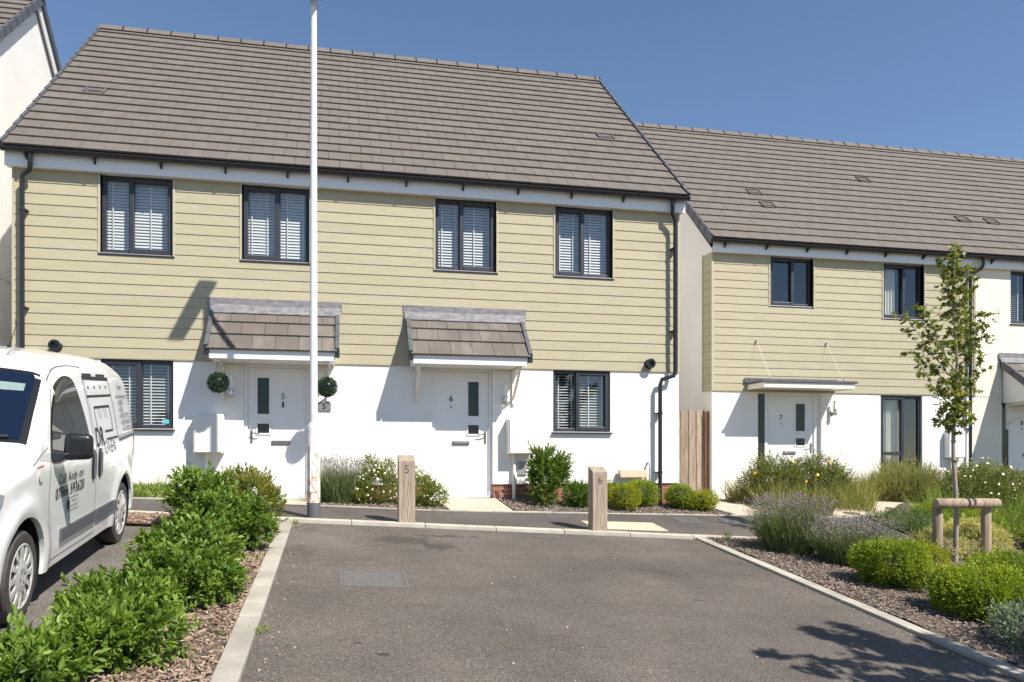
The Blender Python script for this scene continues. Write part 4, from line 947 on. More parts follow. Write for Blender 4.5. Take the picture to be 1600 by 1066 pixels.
def lavender(x, y, rx, h, n, label, flower=.42, green=None, ry=None):
    ry = ry or rx; e = empty('lavender', (x, y, G(x, y)+.02), label, 'lavender', 'lavender bushes in the beds')
    b, d, hg = blades(None, x, y, rx, ry, n, h, .006, None, None, None, fan=.62*rx/h, lean=.26, hv=.42)
    d /= np.linalg.norm(d, axis=1)[:, None]; tip = b+d*hg[:, None]
    leaves('stalks', b, d*1.0, 1, .0055, M['lav_leaf'], e, 0, 'blade') if False else None
    # stalks built at their own lengths
    for nm, sel_m in (('stalks', M['lav_leaf']),):
        o = leaves(nm, b, d, 1.0, .006, sel_m, e, 0.0, 'blade'); V = np.empty(len(o.data.vertices)*3); o.data.vertices.foreach_get('co', V); V = V.reshape(-1, 5, 3)
        V = b[:, None, :]+(V-b[:, None, :])*1.0; 
        ax = d[:, None, :]*((V-b[:, None, :])*d[:, None, :]).sum(2)[:, :, None]; V = V+ax*(hg[:, None, None]-1)
        o.data.vertices.foreach_set('co', V.reshape(-1)); o.data.update()
    # leafy lower mound
    m = int(n*3.4); i = rng.integers(0, n, m); f = rng.uniform(.03, .62, m); q = b[i]+d[i]*(hg[i]*f)[:, None]+rng.normal(size=(m, 3))*.014; q[:, 2] = np.abs(q[:, 2])
    dd = d[i]+rng.normal(size=(m, 3))*.35
    leaves('foliage', q, dd, .075, .008, green or M['lav_leaf'], e, .3, 'blade')
    k = int(n*flower); j = rng.choice(n, k, replace=False); reps = 6
    fp = np.concatenate([tip[j]-d[j]*(.012*s) for s in range(reps)]); fd = np.concatenate([d[j]+rng.normal(size=(k, 3))*.8 for s in range(reps)])
    leaves('blossoms', fp, fd, .018, .013, M['lav_flower'], e, .3)
    return e
def grass_patch(name, poly, n, h, m, off=.02, lean=.45, seeds=None, w=.006, hv=.6):
    xs_, ys_ = [p[0] for p in poly], [p[1] for p in poly]; P = []
    def inside(x, y):
        c = False; j = len(poly)-1
        for i in range(len(poly)):
            if (poly[i][1] > y) != (poly[j][1] > y) and x < (poly[j][0]-poly[i][0])*(y-poly[i][1])/(poly[j][1]-poly[i][1])+poly[i][0]: c = not c
            j = i
        return c
    while len(P) < n:
        x, y = random.uniform(min(xs_), max(xs_)), random.uniform(min(ys_), max(ys_))
        if inside(x, y) and (math.sin(x*4.3+1)+math.sin(y*5.1)+math.sin(x*9+y*7)*.7) > random.uniform(-2.6, 1.2): P.append((x, y, G(x, y)+off))
    P = np.array(P); d = rng.normal(size=(n, 3))*lean; d[:, 2] = 1
    return leaves(name, P, d, h, w, m, None, hv, 'blade')

# topiary balls (need leaves())
topiary(-1.72, 1.10+E_, 'dark green ball hanging from the door 5 canopy, beside the wall light')
topiary(-.18, 1.06+E_, 'dark green ball hanging above the number 5 plaque, beside the lamp column')

# hedge along the left strip: every shrub its own object
HG = 'glossy laurel shrubs between the two parking bays'
def lob(r, h, n=5, seed=0, flat=1.0):
    rs = random.Random(seed); L = [(0, 0, h*.52, r*.72, r*.72, h*.5)]
    for i in range(n):
        a = i*6.28/n+rs.uniform(-.4, .4); q = r*rs.uniform(.42, .62); hh = h*rs.uniform(.62, 1.02)
        L.append((q*math.cos(a), q*math.sin(a), hh*.55, r*rs.uniform(.32, .46), r*rs.uniform(.32, .46), hh*.46))
    return L
hed = [(-1.38, 9.20, .42, .64, 'tall green hedge shrub touching the bronze-tipped one'),
       (-1.06, 8.20, .45, .50, 'glossy hedge shrub beside the rear wheel of the van, before the tall one'),
       (-1.22, 7.10, .46, .41, 'glossy hedge shrub level with the middle of the van'),
       (-1.10, 6.25, .43, .36, 'glossy hedge shrub spilling towards the pale kerb, with bare bark beside it'),
       (-1.38, 5.62, .36, .31, 'glossy hedge shrub leaning over the edge of the van bay by the front wheel'),
       (-1.32, 4.95, .41, .29, 'broad glossy hedge shrub between the front wheel and the bottom of the photo'),
       (-1.64, 4.42, .38, .27, 'low glossy hedge shrub in the bottom left corner of the photo')]
for i, (x, y, r, h, lb) in enumerate(hed):
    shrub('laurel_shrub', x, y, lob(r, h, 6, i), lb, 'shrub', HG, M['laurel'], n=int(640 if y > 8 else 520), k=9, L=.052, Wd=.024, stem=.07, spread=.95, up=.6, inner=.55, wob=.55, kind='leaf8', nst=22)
shrub('spiraea', -1.02, 9.42, lob(.42, .64, 6, 41), 'bronze-tipped shrub at the kerb corner, left of the lamp column', 'shrub', None, M['bronzeleaf'], n=720, k=8, L=.055, Wd=.017, stem=.07, spread=.8, up=.9, inner=.6, nst=20)

# front bed of the pair of houses
lavender(-.02, 12.15, .40, .74, 1000, 'tall lavender bush against the white wall, right of the lamp column base', ry=.3)
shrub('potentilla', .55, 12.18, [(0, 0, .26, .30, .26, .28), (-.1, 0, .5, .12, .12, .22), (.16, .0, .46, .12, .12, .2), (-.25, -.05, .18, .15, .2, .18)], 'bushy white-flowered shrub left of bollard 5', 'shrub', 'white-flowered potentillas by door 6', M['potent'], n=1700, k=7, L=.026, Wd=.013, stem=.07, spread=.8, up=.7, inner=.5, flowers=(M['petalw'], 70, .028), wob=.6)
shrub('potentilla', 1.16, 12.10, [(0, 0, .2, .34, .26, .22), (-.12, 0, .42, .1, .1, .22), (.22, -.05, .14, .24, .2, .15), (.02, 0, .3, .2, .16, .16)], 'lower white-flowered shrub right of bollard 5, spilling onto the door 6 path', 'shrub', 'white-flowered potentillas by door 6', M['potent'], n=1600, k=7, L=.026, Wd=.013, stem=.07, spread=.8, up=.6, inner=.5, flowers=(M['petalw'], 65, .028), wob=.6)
shrub('cherry_laurel', 3.18, 12.2, [(0, 0, .36, .20, .2, .34), (-.12, 0, .6, .12, .12, .26), (.2, 0, .5, .16, .14, .24), (.3, 0, .64, .08, .08, .14), (.02, 0, .72, .08, .08, .18)], 'bright upright laurel under the meter box right of door 6', 'shrub', None, M['laurel'], n=420, k=8, L=.075, Wd=.022, stem=.09, spread=.6, up=1.1, inner=.5, kind='leaf8')
shrub('dwarf_laurel', 3.73, 12.15, lob(.24, .36, 5, 3), 'small dark green shrub between the upright laurel and bollard 6', 'shrub', None, M['laurel2'], n=330, k=7, L=.05, Wd=.018, stem=.06, up=.9, inner=.5)
BX = 'clipped box balls in the beds'
def boxball(x, y, r, h, label, m='box', n=2600, seed=0, s=.016, ry=None, group=BX, k=5):
    rs = random.Random(seed); L = [(0, 0, h*.46, r*.86, (ry or r)*.86, h*.50)]
    for i in range(9):
        a = i*.7+rs.uniform(-.2, .2); q = r*rs.uniform(.35, .68); L.append((q*math.cos(a), q*math.sin(a), h*rs.uniform(.33, .66), r*rs.uniform(.30, .46), r*rs.uniform(.30, .46), h*rs.uniform(.24, .38)))
    e = shrub('box_ball', x, y, L, label, 'box ball', group, M[m], n=n, k=k, L=s*1.1, Wd=s*.6, stem=s*2.4, spread=.8, up=.7, inner=.76, nst=0, wob=.65)
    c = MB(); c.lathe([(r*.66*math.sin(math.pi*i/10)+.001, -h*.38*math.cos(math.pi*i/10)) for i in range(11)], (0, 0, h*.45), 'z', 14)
    rr = c.build('inner_shade_core', M['darkcore'], e, smooth=True); return e
M['darkcore'] = mat('core_shade', (.03, .045, .012), .95, (.06, .07, .02), 60, 5, 1, 60, bdist=.03)  # solid core, its dark colour stands in for shade between the leaves
boxball(4.44, 12.02, .27, .44, 'round golden-green box ball just right of bollard 6', 'golden', 1900, 1, .017)
boxball(4.86, 12.38, .33, .44, 'wider box ball under the terracotta board, behind the golden one', 'box', 2200, 2, .017)
boxball(4.18, 12.42, .24, .42, 'small box ball against the wall, mostly hidden behind bollard 6', 'golden', 1300, 3, .018)
boxball(5.50, 12.22, .28, .42, 'box ball at the house corner, left of its yellower neighbour and below the downpipe', 'box', 1500, 4, .017)
boxball(5.84, 12.10, .25, .33, 'yellowish box ball at the corner of the side path to the fence', 'golden', 1500, 5, .018)

# right hand bed
lavender(5.66, 9.22, .50, .80, 1900, 'biggest lavender bush, nearest the end of the right kerb', ry=.42)
lavender(6.05, 8.55, .46, .62, 1700, 'lower lavender bush between the biggest one and the box balls', ry=.4)
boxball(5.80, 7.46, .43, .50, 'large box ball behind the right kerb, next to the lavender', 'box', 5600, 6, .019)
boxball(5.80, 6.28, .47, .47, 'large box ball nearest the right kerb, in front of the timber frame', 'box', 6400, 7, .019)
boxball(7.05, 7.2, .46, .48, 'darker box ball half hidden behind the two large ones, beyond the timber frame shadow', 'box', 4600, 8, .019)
shrub('grey_shrub', 5.38, 5.28, lob(.34, .40, 5, 9), 'grey-green small-leaved shrub in the bottom right corner', 'shrub', None, M['sage'], n=1300, k=7, L=.018, Wd=.011, stem=.05, up=.7, inner=.5)
shrub('juniper', 7.55, 9.65, [(0, 0, .24, .62, .42, .32), (.35, .1, .22, .45, .3, .26), (-.45, -.1, .16, .42, .3, .22), (.1, -.1, .42, .34, .25, .18), (-.3, 0, .34, .3, .25, .16)], 'spreading blue-green juniper behind the lavender', 'juniper', None, M['juniper'], n=2600, k=7, L=.022, Wd=.006, stem=.06, spread=.45, up=.2, inner=.72, nst=0, wob=.5)
shrub('variegated_shrub', 8.35, 9.35, [(0, 0, .22, .75, .42, .26), (.35, .1, .28, .35, .3, .22), (-.45, -.1, .2, .34, .3, .2), (0.1, 0, .38, .28, .25, .16)], 'cream-leaved low shrub between the timber posts', 'shrub', None, M['cream_leaf'], n=1900, k=6, L=.026, Wd=.014, stem=.04, up=.5, inner=.66, nst=0)
shrub('variegated_shrub', 6.95, 8.4, [(0, 0, .14, .3, .25, .2), (.2, .1, .12, .2, .2, .15)], 'yellow low shrub left of the near timber post', 'shrub', None, M['golden'], n=900, k=6, L=.022, Wd=.012, stem=.04, up=.5, inner=.6, nst=0)
boxball(9.1, 10.85, .34, .46, 'green box ball behind the near timber post', 'box', 1700, 10, .02)
boxball(9.9, 10.7, .40, .40, 'green box ball seen between the trunk and the far timber post', 'box', 1500, 11, .02)
boxball(10.6, 10.0, .5, .48, 'broad green box ball right of the far timber post', 'box', 1700, 12, .021)
shrub('heuchera', 9.75, 9.35, lob(.26, .32, 5, 13), 'dark red leafy plant right of the far timber post', 'plant', None, M['red_leaf'], n=320, k=5, L=.045, Wd=.035, stem=.04, up=.6, inner=.5, nst=0)
shrub('rose_shrub', 11.2, 12.1, lob(.75, .85, 7, 14), 'white-flowered loose shrub behind the far timber post', 'shrub', None, M['hyper'], n=2200, k=7, L=.035, Wd=.018, stem=.10, up=.6, inner=.45, flowers=(M['petalw'], 110, .04), wob=.7)
shrub('rose_shrub', 12.9, 12.3, lob(.8, .7, 7, 15), 'white-flowered loose shrub at the right edge below the cream house', 'shrub', None, M['hyper'], n=2000, k=7, L=.035, Wd=.018, stem=.10, up=.6, inner=.45, flowers=(M['petalw'], 90, .04), wob=.7)
HYg = 'yellow-flowered shrubs in front of door 7'
shrub('hypericum', 7.75, 13.25, lob(.62, .86, 7, 21), 'yellow-flowered shrub beside the timber fence, left of door 7', 'shrub', HYg, M['hyper'], n=2100, k=7, L=.036, Wd=.018, stem=.11, up=.6, inner=.45, flowers=(M['petaly'], 14, .06), wob=.6)
shrub('hypericum', 8.75, 13.3, lob(.66, .86, 7, 22), 'yellow-flowered shrub right in front of door 7', 'shrub', HYg, M['hyper'], n=2100, k=7, L=.036, Wd=.018, stem=.11, up=.6, inner=.45, flowers=(M['petaly'], 20, .06), wob=.6)
shrub('feathery_shrub', 11.1, 13.75, lob(.75, .72, 7, 24), 'feathery green shrub below the tall window of house 7', 'shrub', None, M['olive'], n=3000, k=7, L=.05, Wd=.008, stem=.14, spread=.45, up=1.0, inner=.4, kind='blade', wob=.4)
shrub('feathery_shrub', 12.7, 13.6, lob(.7, .62, 7, 25), 'feathery green shrub below the oval meter box, left of the last downpipe', 'shrub', None, M['olive'], n=2600, k=7, L=.05, Wd=.008, stem=.14, spread=.45, up=1.0, inner=.4, kind='blade', wob=.4)
# long grass and wild flowers (stuff)
tag(grass_patch('long_grass', [(7.2, 12.1), (9.0, 12.0), (9.6, 12.9), (9.2, 14.2), (7.3, 14.2)], 5200, .36, M['grass'], w=.009), 'dry long grass round the yellow-flowered shrubs', 'grass', kind='stuff')
tag(grass_patch('long_grass', [(9.3, 13.5), (11.6, 13.35), (11.2, 12.4), (16, 12.2), (16, 14.4), (9.2, 14.4)], 15000, .46, M['grass'], w=.009), 'dry long grass along the white and cream walls', 'grass', kind='stuff')
tag(grass_patch('undergrowth', [(8.7, 10.6), (12, 10.4), (16, 11), (16, 13), (11, 12.6), (9.6, 11.8)], 11000, .38, M['greengrass'], w=.009), 'green wild growth behind the timber frame', 'ground cover', kind='stuff')
tag(grass_patch('verge_grass', [(-4.6, YB+.02), (-1.8, YB+.02), (-1.6, 12.64), (-4.6, 12.64)], 5200, .085, M['greengrass'], off=.03, lean=.8, w=.011), 'short grass between the pavement and the white wall', 'grass', kind='stuff')
tag(grass_patch('weeds', [(XL0-.5, 3.5), (XL0-.02, 3.5), (XL0-.02, 9.8), (XL0-.4, 9.8)], 260, .06, M['greengrass'], off=.03, lean=.8, w=.012), 'small weeds coming up through the bark along the left kerb', 'weeds', kind='stuff')
# kerbside weeds
for (x, y, lb) in ((XL1+.02, 9.93, 'small weed tuft in the corner where the left kerb meets the front kerb'), (XL1+.02, 5.6, 'small weed tuft growing against the bay side of the left kerb'), (5.15, 9.9, 'thin weed tuft at the corner of the right hand bed'), (-2.55, 12.45, 'thin dry weed standing against the white wall right of the van')):
    e = empty('weed_tuft', (x, y, G(x, y)+.01), lb, 'weed', 'weed tufts at the kerbs')
    n = 42; b = rng.normal(size=(n, 3))*.03; b[:, 2] = 0; d = rng.normal(size=(n, 3))*.5; d[:, 2] = 1
    leaves('blades', b, d, .30 if y > 12 else .20 if x > 5 else .05, .006, M['grass'] if y > 12 else M['greengrass'], e, .5, 'blade')

# bark chips
def chips(name, poly, n, m, label, off=.035, s=.035):
    xs_, ys_ = [p[0] for p in poly], [p[1] for p in poly]; mb = MB()
    def inside(x, y):
        c = False; j = len(poly)-1
        for i in range(len(poly)):
            if (poly[i][1] > y) != (poly[j][1] > y) and x < (poly[j][0]-poly[i][0])*(y-poly[i][1])/(poly[j][1]-poly[i][1])+poly[i][0]: c = not c
            j = i
        return c
    k = 0
    while k < n:
        x, y = random.uniform(min(xs_), max(xs_)), random.uniform(min(ys_), max(ys_))
        if not inside(x, y): continue
        k += 1; a = random.uniform(0, math.pi); l = s*random.uniform(.4, 1.5)*.5; w = s*random.uniform(.12, .38)*.5; t = random.uniform(.002, .006)
        q = Matrix.Rotation(a, 3, 'Z') @ Matrix.Rotation(random.gauss(0, .35), 3, 'X') @ Matrix.Rotation(random.gauss(0, .3), 3, 'Y'); z = G(x, y)+off+random.uniform(0, .018)
        P = [(q @ Vector((i*l*(1 if j < 0 else random.uniform(.6, 1)), j*w, kk*t)))+Vector((x, y, z)) for kk in (-1, 1) for j in (-1, 1) for i in (-1, 1)]
        mb.hexa(P, min(1, max(0, random.betavariate(1.6, 1.6))))
    return tag(mb.build(name, m, norm=False), label, 'bark chips', kind='stuff')
chips('bark_litter', [(-1.78, 3.6), (XL0, 3.6), (XL0, YK-.04), (-2.6, YK-.04), (-2.6, 9.38), (-1.78, 9.38)], 11000, M['chip'], 'brown bark chips under the laurel hedge')
chips('bark_litter', [(XR1, 4), (6.3, 4), (6.4, YK-.04), (XR1, YK-.04)], 9000, M['chipdark'], 'dark bark chips beside the right kerb')
chips('bark_litter', [(2.62, YB+.01), (6.25, YB+.01), (6.0, 12.6), (2.5, 12.6)], 5200, M['chipdark'], 'dark bark chips round the box balls under the window', .025)
chips('bark_litter', [(-.45, YB+.01), (1.6, YB+.01), (1.47, 12.6), (-.45, 12.6)], 2200, M['chipdark'], 'dark bark chips under the lavender and white-flowered shrubs', .025)

gt = MB()
for i in range(420):
    x = random.choice([random.uniform(XL1, XR0), XL1+abs(random.gauss(0, .12)), XR0-abs(random.gauss(0, .12))]); y = random.uniform(3.5, 9.9) if i % 5 else random.uniform(9.6, 9.98)
    r = random.uniform(.003, .009); z = G(x, y)+r*.5; a = random.uniform(0, 3)
    gt.hexa([(x+r*random.uniform(.6, 1.3)*(p*math.cos(a)-q*math.sin(a)), y+r*random.uniform(.6, 1.3)*(p*math.sin(a)+q*math.cos(a)), z+r*.6*w) for w in (-1, 1) for q in (-1, 1) for p in (-1, 1)], random.random())
tag(gt.build('debris', M['chip']), 'loose bark and grit scattered on the tarmac', 'debris', kind='stuff')
# young street tree with its timber frame
def young_tree(x, y, label, H=4.15, seed=1, spread=1.0, nleaf=4600):
    rs = random.Random(seed); e = empty('young_tree', (x, y, G(x, y)+.02), label, 'tree')
    t = MB(); pts = [(0, 0, -.1)]+[(.018*math.sin(i*.9+seed), .018*math.cos(i*1.3), H*i/12) for i in range(1, 13)]
    t.tube(pts, [.036*(1-.80*i/12) for i in range(13)], 10)
    for zk_ in (.9, 1.35, 1.6, 1.85): t.lathe([(.028, -.012), (.037, 0), (.028, .012)], (pts[int(zk_/H*12)][0], pts[int(zk_/H*12)][1], zk_), 'z', 10)
    t.build('trunk', M['bark'], e, smooth=True)
    br = MB(); P = []; D = []
    specs = [(1.75, 2.05, -.14, .1), (1.8, 2.15, .13, -.1), (1.9, 2.35, -.22, -.12), (1.95, 2.45, .2, .2), (2.05, 2.75, -.62, .05), (2.2, 2.7, .26, -.2), (2.3, 2.9, -.3, .3), (2.45, 3.3, -.72, .1), (2.55, 3.38, -.60, -.15), (2.6, 3.2, .38, -.2), (2.7, 3.3, .52, .1), (2.8, 3.35, .46, .3), (2.85, 3.3, -.36, .3), (3.0, 3.6, .2, .12), (3.1, 3.7, -.2, -.1), (3.35, 3.9, .14, -.1), (3.5, 4.05, -.14, .08), (3.7, 4.2, .10, .08)]
    for (z0_, z1_, dx, dy) in specs:
        dx *= spread; dy *= spread; z1_ *= H/4.15; z0_ *= H/4.15
        a = Vector((0, 0, z0_)); b = Vector((dx, dy, z1_)); n = 7; bp = []
        for i in range(n+1):
            f = i/n; p = a.lerp(b, f); p.z += -.10*math.sin(math.pi*f)+rs.uniform(-.02, .02); p.x += rs.uniform(-.02, .02); p.y += rs.uniform(-.02, .02); bp.append(p)
        br.tube(bp, [.012*(1-.75*i/n) for i in range(n+1)], 6)
        for i in range(2, n+1):
            for q in range(int(nleaf/(len(specs)*(n-1))/5)+1):
                c = bp[i]+Vector((rs.gauss(0, .055), rs.gauss(0, .06), rs.gauss(0, .05)))
                od = Vector((rs.gauss(0, 1), rs.gauss(0, 1), rs.gauss(.2, .6)))
                for s in range(5):
                    P.append(tuple(c+Vector((rs.gauss(0, .018), rs.gauss(0, .018), rs.gauss(0, .012))))); D.append(tuple(od*.5+Vector((rs.gauss(0, .8), rs.gauss(0, .8), rs.gauss(-.35, .4)))))
    for i in range(90):      # leaves hugging the leader
        z = rs.uniform(1.75, H+.06); c = Vector((rs.gauss(0, .07), rs.gauss(0, .07), z))
        for s in range(4): P.append(tuple(c)); D.append((rs.gauss(0, 1), rs.gauss(0, 1), rs.gauss(-.1, .6)))
    br.build('branches', M['bark'], e, smooth=True)
    leaves('crown', P, D, .072, .062, M['maple'], e, .3, 'maple'); return e
young_tree(7.93, 8.98, 'slim young tree with bare lower trunk, tied to the timber frame', 4.12, 1, .95, 1650)
young_tree(6.3, 2.6, 'young tree just outside the right side of the view, shading the bay', 4.9, 5, 2.0, 11000)
TF = empty('tree_support', (7.9, 8.86, G(7.9, 8.86)), 'low frame of round timber posts and crossbar holding the young tree', 'tree support')
for X, Yy in ((7.50, 8.79), (8.38, 8.95)):
    p = MB(); p.lathe([(.062, -.15), (.062, .80), (.055, .815)], (X-7.9, Yy-8.86, G(X, Yy)-G(7.9, 8.86)), 'z', 18); p.build('post', M['log'], TF, smooth=True)
zt = 1.7-.575-G(7.9, 8.86)
p = MB(); p.tube([(-.50, -.165, zt), (-.48, -.165, zt), (.60, .03, zt-.02), (.62, .035, zt-.02)], [.05, .068, .064, .048], 18); cbar = p.build('crossbar', M['log'], TF, smooth=True)
p = MB(); p.tube([(.0, -.08, zt), (.03, -.075, zt)], .071, 16); p.tube([(.10, -.06, zt), (.13, -.055, zt)], .071, 16); p.tube([(.06, -.05, zt-.02), (.10, .11, zt-.03), (.05, .16, zt-.03), (-.01, .12, zt-.03), (.03, -.04, zt-.02)], .01, 6); p.build('strap', M['strap'], TF)

# side fence between the houses
F = empty('timber_fence', (6.45, 14.8, G(6.45, 14.8)), 'weathered vertical board fence and gate closing the gap between the houses', 'fence')
zf0 = G(6.5, 14.8)-F.location.z; 
gb = MB(); x = 5.75
while x < 6.32: w = .095; gb.box(x-6.45, x+w-6.45, -.01, .012, zf0-.02, 1.70+random.uniform(-.01, .01), random.random()); x += w+.004
g_ = gb.build('gate', M['fence'], F, bevel=.003)
l = MB(); l.box(-.20, -.13, -.03, -.01, 1.0, 1.04); l.box(-.175, -.155, -.04, -.01, .93, 1.09); l.build('latch', M['galv'], g_)
pb = MB(); pb.box(-.12, -.03, -.10, .0, zf0-.1, 1.76, .3); pb.build('fence_post', M['fencebrown'], F, bevel=.004)
fb = MB(); x = 6.43; k = 0
while x < 7.12:
    w = random.choice([.10, .085, .075]); fb.box(x-6.45, min(x+w, 7.15)-6.45, -.13+(.0 if k % 2 else -.018), -.11+(.0 if k % 2 else -.018), zf0-.02, 1.79+random.uniform(-.02, .01), random.random()); x += w+.002; k += 1
fb.box(-.02, .70, -.11, -.07, 1.4, 1.49, .2); fb.box(-.02, .70, -.11, -.07, .4, .49, .2)
fb.build('fence_boards', M['fence'], F, bevel=.003)
pp = MB(); pp.box(.66, .735, -.2, -.1, zf0-.1, 1.76, .3); pp.build('fence_post', M['fencebrown'], F, bevel=.004)

# covers let into the ground
def on_ground(mb, poly, top, bot=-.03):
    n = len(poly); mb.add([(x, y, G(x, y)+bot) for x, y in poly]+[(x, y, G(x, y)+top) for x, y in poly], [tuple(range(n-1, -1, -1)), tuple(range(n, 2*n))]+[(i, (i+1) % n, (i+1) % n+n, i+n) for i in range(n)])
def cover(x0, x1, y0, y1, name, m, label, rim, off, cat='manhole cover', ribs=0):
    fr = MB(); e_ = .03
    for (a, b, c, d_) in ((x0, x1, y0, y0+e_), (x0, x1, y1-e_, y1), (x0, x0+e_, y0+e_, y1-e_), (x1-e_, x1, y0+e_, y1-e_)): on_ground(fr, [(a, c), (b, c), (b, d_), (a, d_)], off+.003)
    root = empty(name, ((x0+x1)/2, (y0+y1)/2, G((x0+x1)/2, (y0+y1)/2)), label, cat, 'covers let into the paving')
    f = fr.build('cover_frame', rim, root); pl = MB(); on_ground(pl, [(x0+e_+.004, y0+e_+.004), (x1-e_-.004, y0+e_+.004), (x1-e_-.004, y1-e_-.004), (x0+e_+.004, y1-e_-.004)], off+.001)
    for k in range(ribs):
        for j in range(ribs):
            cx, cy = x0+.05+(x1-x0-.1)*(k+.5)/ribs, y0+.05+(y1-y0-.1)*(j+.5)/ribs; r = (x1-x0)/ribs*.22
            on_ground(pl, [(cx-r, cy-r), (cx+r, cy-r), (cx+r, cy+r), (cx-r, cy+r)], off+.006, off)
    pl.build('cover_plate', m, root); fix(root); return root
cover(.0, .60, 6.95, 7.55, 'manhole_cover', M['covergrey'], 'worn square cover let into the middle of the parking bay', M['coverdark'], .002)
cover(3.42, 4.52, 10.42, 11.02, 'manhole_cover', M['cover'], 'pale yellow concrete cover beside bollard 6', M['cover'], .024)
cover(3.02, 3.30, 11.30, 11.62, 'manhole_cover', M['coverdark'], 'small dark cover left of bollard 6, at the edge of the bed', M['coverdark'], .024, ribs=5)
cover(5.02, 5.42, 11.15, 11.5, 'manhole_cover', M['coverdark'], 'small dark cover right of the pale concrete cover', M['coverdark'], .024, ribs=6)
cover(5.80, 6.20, 11.20, 11.5, 'manhole_cover', M['coverdark'], 'small dark cover at the foot of the side path', M['coverdark'], .024, ribs=6)
# terracotta board and stone
tcb = MB(); tcb.prism([(12.52, -.32+E_), (12.66, -.32+E_), (12.66, -.20+E_), (12.60, -.20+E_)], 'x', 4.58, 5.06)
tag(tcb.build('wall_box_cover', M['terracotta'], bevel=.006), 'terracotta coloured sloping box cover on the wall above the box balls', 'box cover')

# ------------------------------------------------------------------ van (local: x across, y front to rear from the front axle, z up)
V_ = empty('van', (-2.885, 5.75, G(-2.885, 5.75)), 'white panel van with black mirror and dark lettering on its side', 'van', rot=(R(5.14), R(3.5), R(1.82)))
def zt_(s): return ip(s, [-.80, -.78, -.70, -.5, -.2, .05, .22, .45, .80, .95, 1.1, 1.4, 1.9, 2.5, 2.9, 3.12, 3.25, 3.33, 3.36], [.62, .80, .90, .98, 1.04, 1.09, 1.16, 1.35, 1.60, 1.68, 1.725, 1.765, 1.79, 1.79, 1.765, 1.72, 1.65, 1.50, 1.35])
def wt_(s): return ip(s, [-.80, -.76, -.65, -.45, -.2, .2, 2.6, 3.1, 3.28, 3.36], [.56, .66, .76, .82, .845, .855, .855, .84, .81, .76])
def zb_(s): return ip(s, [-.80, -.6, -.2, 2.9, 3.36], [.28, .22, .24, .25, .36])
def tum(z): return 0 if z < .95 else .17*((z-.95)/.8)**1.35
def low(z): return .02*((.45-z)/.25)**2 if z < .45 else 0
def bulge(s, z): 
    r = 0
    for c in (0, 2.7):
        d = math.hypot(s-c, z-.33); r += .022*math.exp(-((d-.42)/.075)**2)*(1 if z < 1 else 0)
    return r
def rc_(s): return .17 if s > .8 else .12
def Ys(s, z):
    w = wt_(s)-tum(z)-low(z)+bulge(s, z); zt__, r = zt_(s), rc_(s)
    if z > zt__-r: u = min(1, (z-(zt__-r))/r); w -= r*(1-math.sqrt(max(0, 1-u*u)))
    return w
NS, NA, NR = 26, 8, 8
def section(s):
    z0, z1, r = zb_(s), zt_(s), rc_(s); P = []
    for i in range(NS): z = z0+(z1-r-z0)*i/(NS-1); P.append((Ys(s, z), z))
    for i in range(1, NA+1): z = z1-r+r*math.sin(math.pi/2*i/NA); P.append((Ys(s, z), z))
    y_e = P[-1][0]
    for i in range(1, NR+1): t = 1-i/NR; P.append((y_e*t, z1+.03*(1-t*t)))
    return P
ss = sorted(set([-.80, -.79, -.77, -.74]+[round(-.70+.05*i, 3) for i in range(80) if -.70+.05*i < 3.30]+[3.29, 3.32, 3.34, 3.36]))
vs = []; fs = []; secs = [section(s) for s in ss]; npt = len(secs[0])
ring = []
for s, P in zip(ss, secs):
    full = [(y, s, z) for y, z in P]+[(-y, s, z) for y, z in P[-2::-1]]; ring.append(len(full)); vs += full
n = ring[0]
for i in range(len(ss)-1):
    for k in range(n): k2 = (k+1) % n; fs.append((i*n+k, (i+1)*n+k, (i+1)*n+k2, i*n+k2))
fs.append(tuple(range(n))); fs.append(tuple((len(ss)-1)*n+k for k in range(n-1, -1, -1)))
bmb = MB(); bmb.add(vs, fs); body = bmb.build('body', M['paint'], V_, smooth=True)
cut = MB()
for s in (0, 2.7): cut.lathe([(.36, -1.1), (.36, -.62), (.36, .62), (.36, 1.1)][0:2], (0, s, .335), 'x', 40); cut.lathe([(.36, .62), (.36, 1.1)], (0, s, .335), 'x', 40)
cutter = cut.build('cutter', M['black'])
bw = body.modifiers.new('arches', 'BOOLEAN'); bw.object = cutter; bw.solver = 'EXACT'; bw.operation = 'DIFFERENCE'
cutter.parent = V_
bpy.context.view_layer.update(); dg = bpy.context.evaluated_depsgraph_get()
nm = bpy.data.meshes.new_from_object(body.evaluated_get(dg)); body.modifiers.clear(); body.data = nm
body.data.polygons.foreach_set('use_smooth', [True]*len(body.data.polygons)); body.data.set_sharp_from_angle(angle=R(35))
bpy.data.objects.remove(cutter)
for s in (0, 2.7):
    for sg in (-1, 1):
        lin = MB()
        prof = [(.352*math.cos(t), .352*math.sin(t)) for t in np.linspace(-.55, math.pi+.55, 30)]
        o = len(lin.v)
        lin.add([(sg*.63, s+p[0], .335+p[1]) for p in prof]+[(sg*.835, s+p[0], .335+p[1]) for p in prof], [(i, i+1, 31+i, 30+i) for i in range(29)])
        lin.add([(sg*.63, s+p[0], .335+p[1]) for p in prof], [tuple(range(30))])
        lin.build('wheel_arch_liner', M['black'], body, norm=False)
ub = MB(); ub.box(-.6, .6, .45, 2.2, .20, .26); ub.build('underbody', M['black'], body)
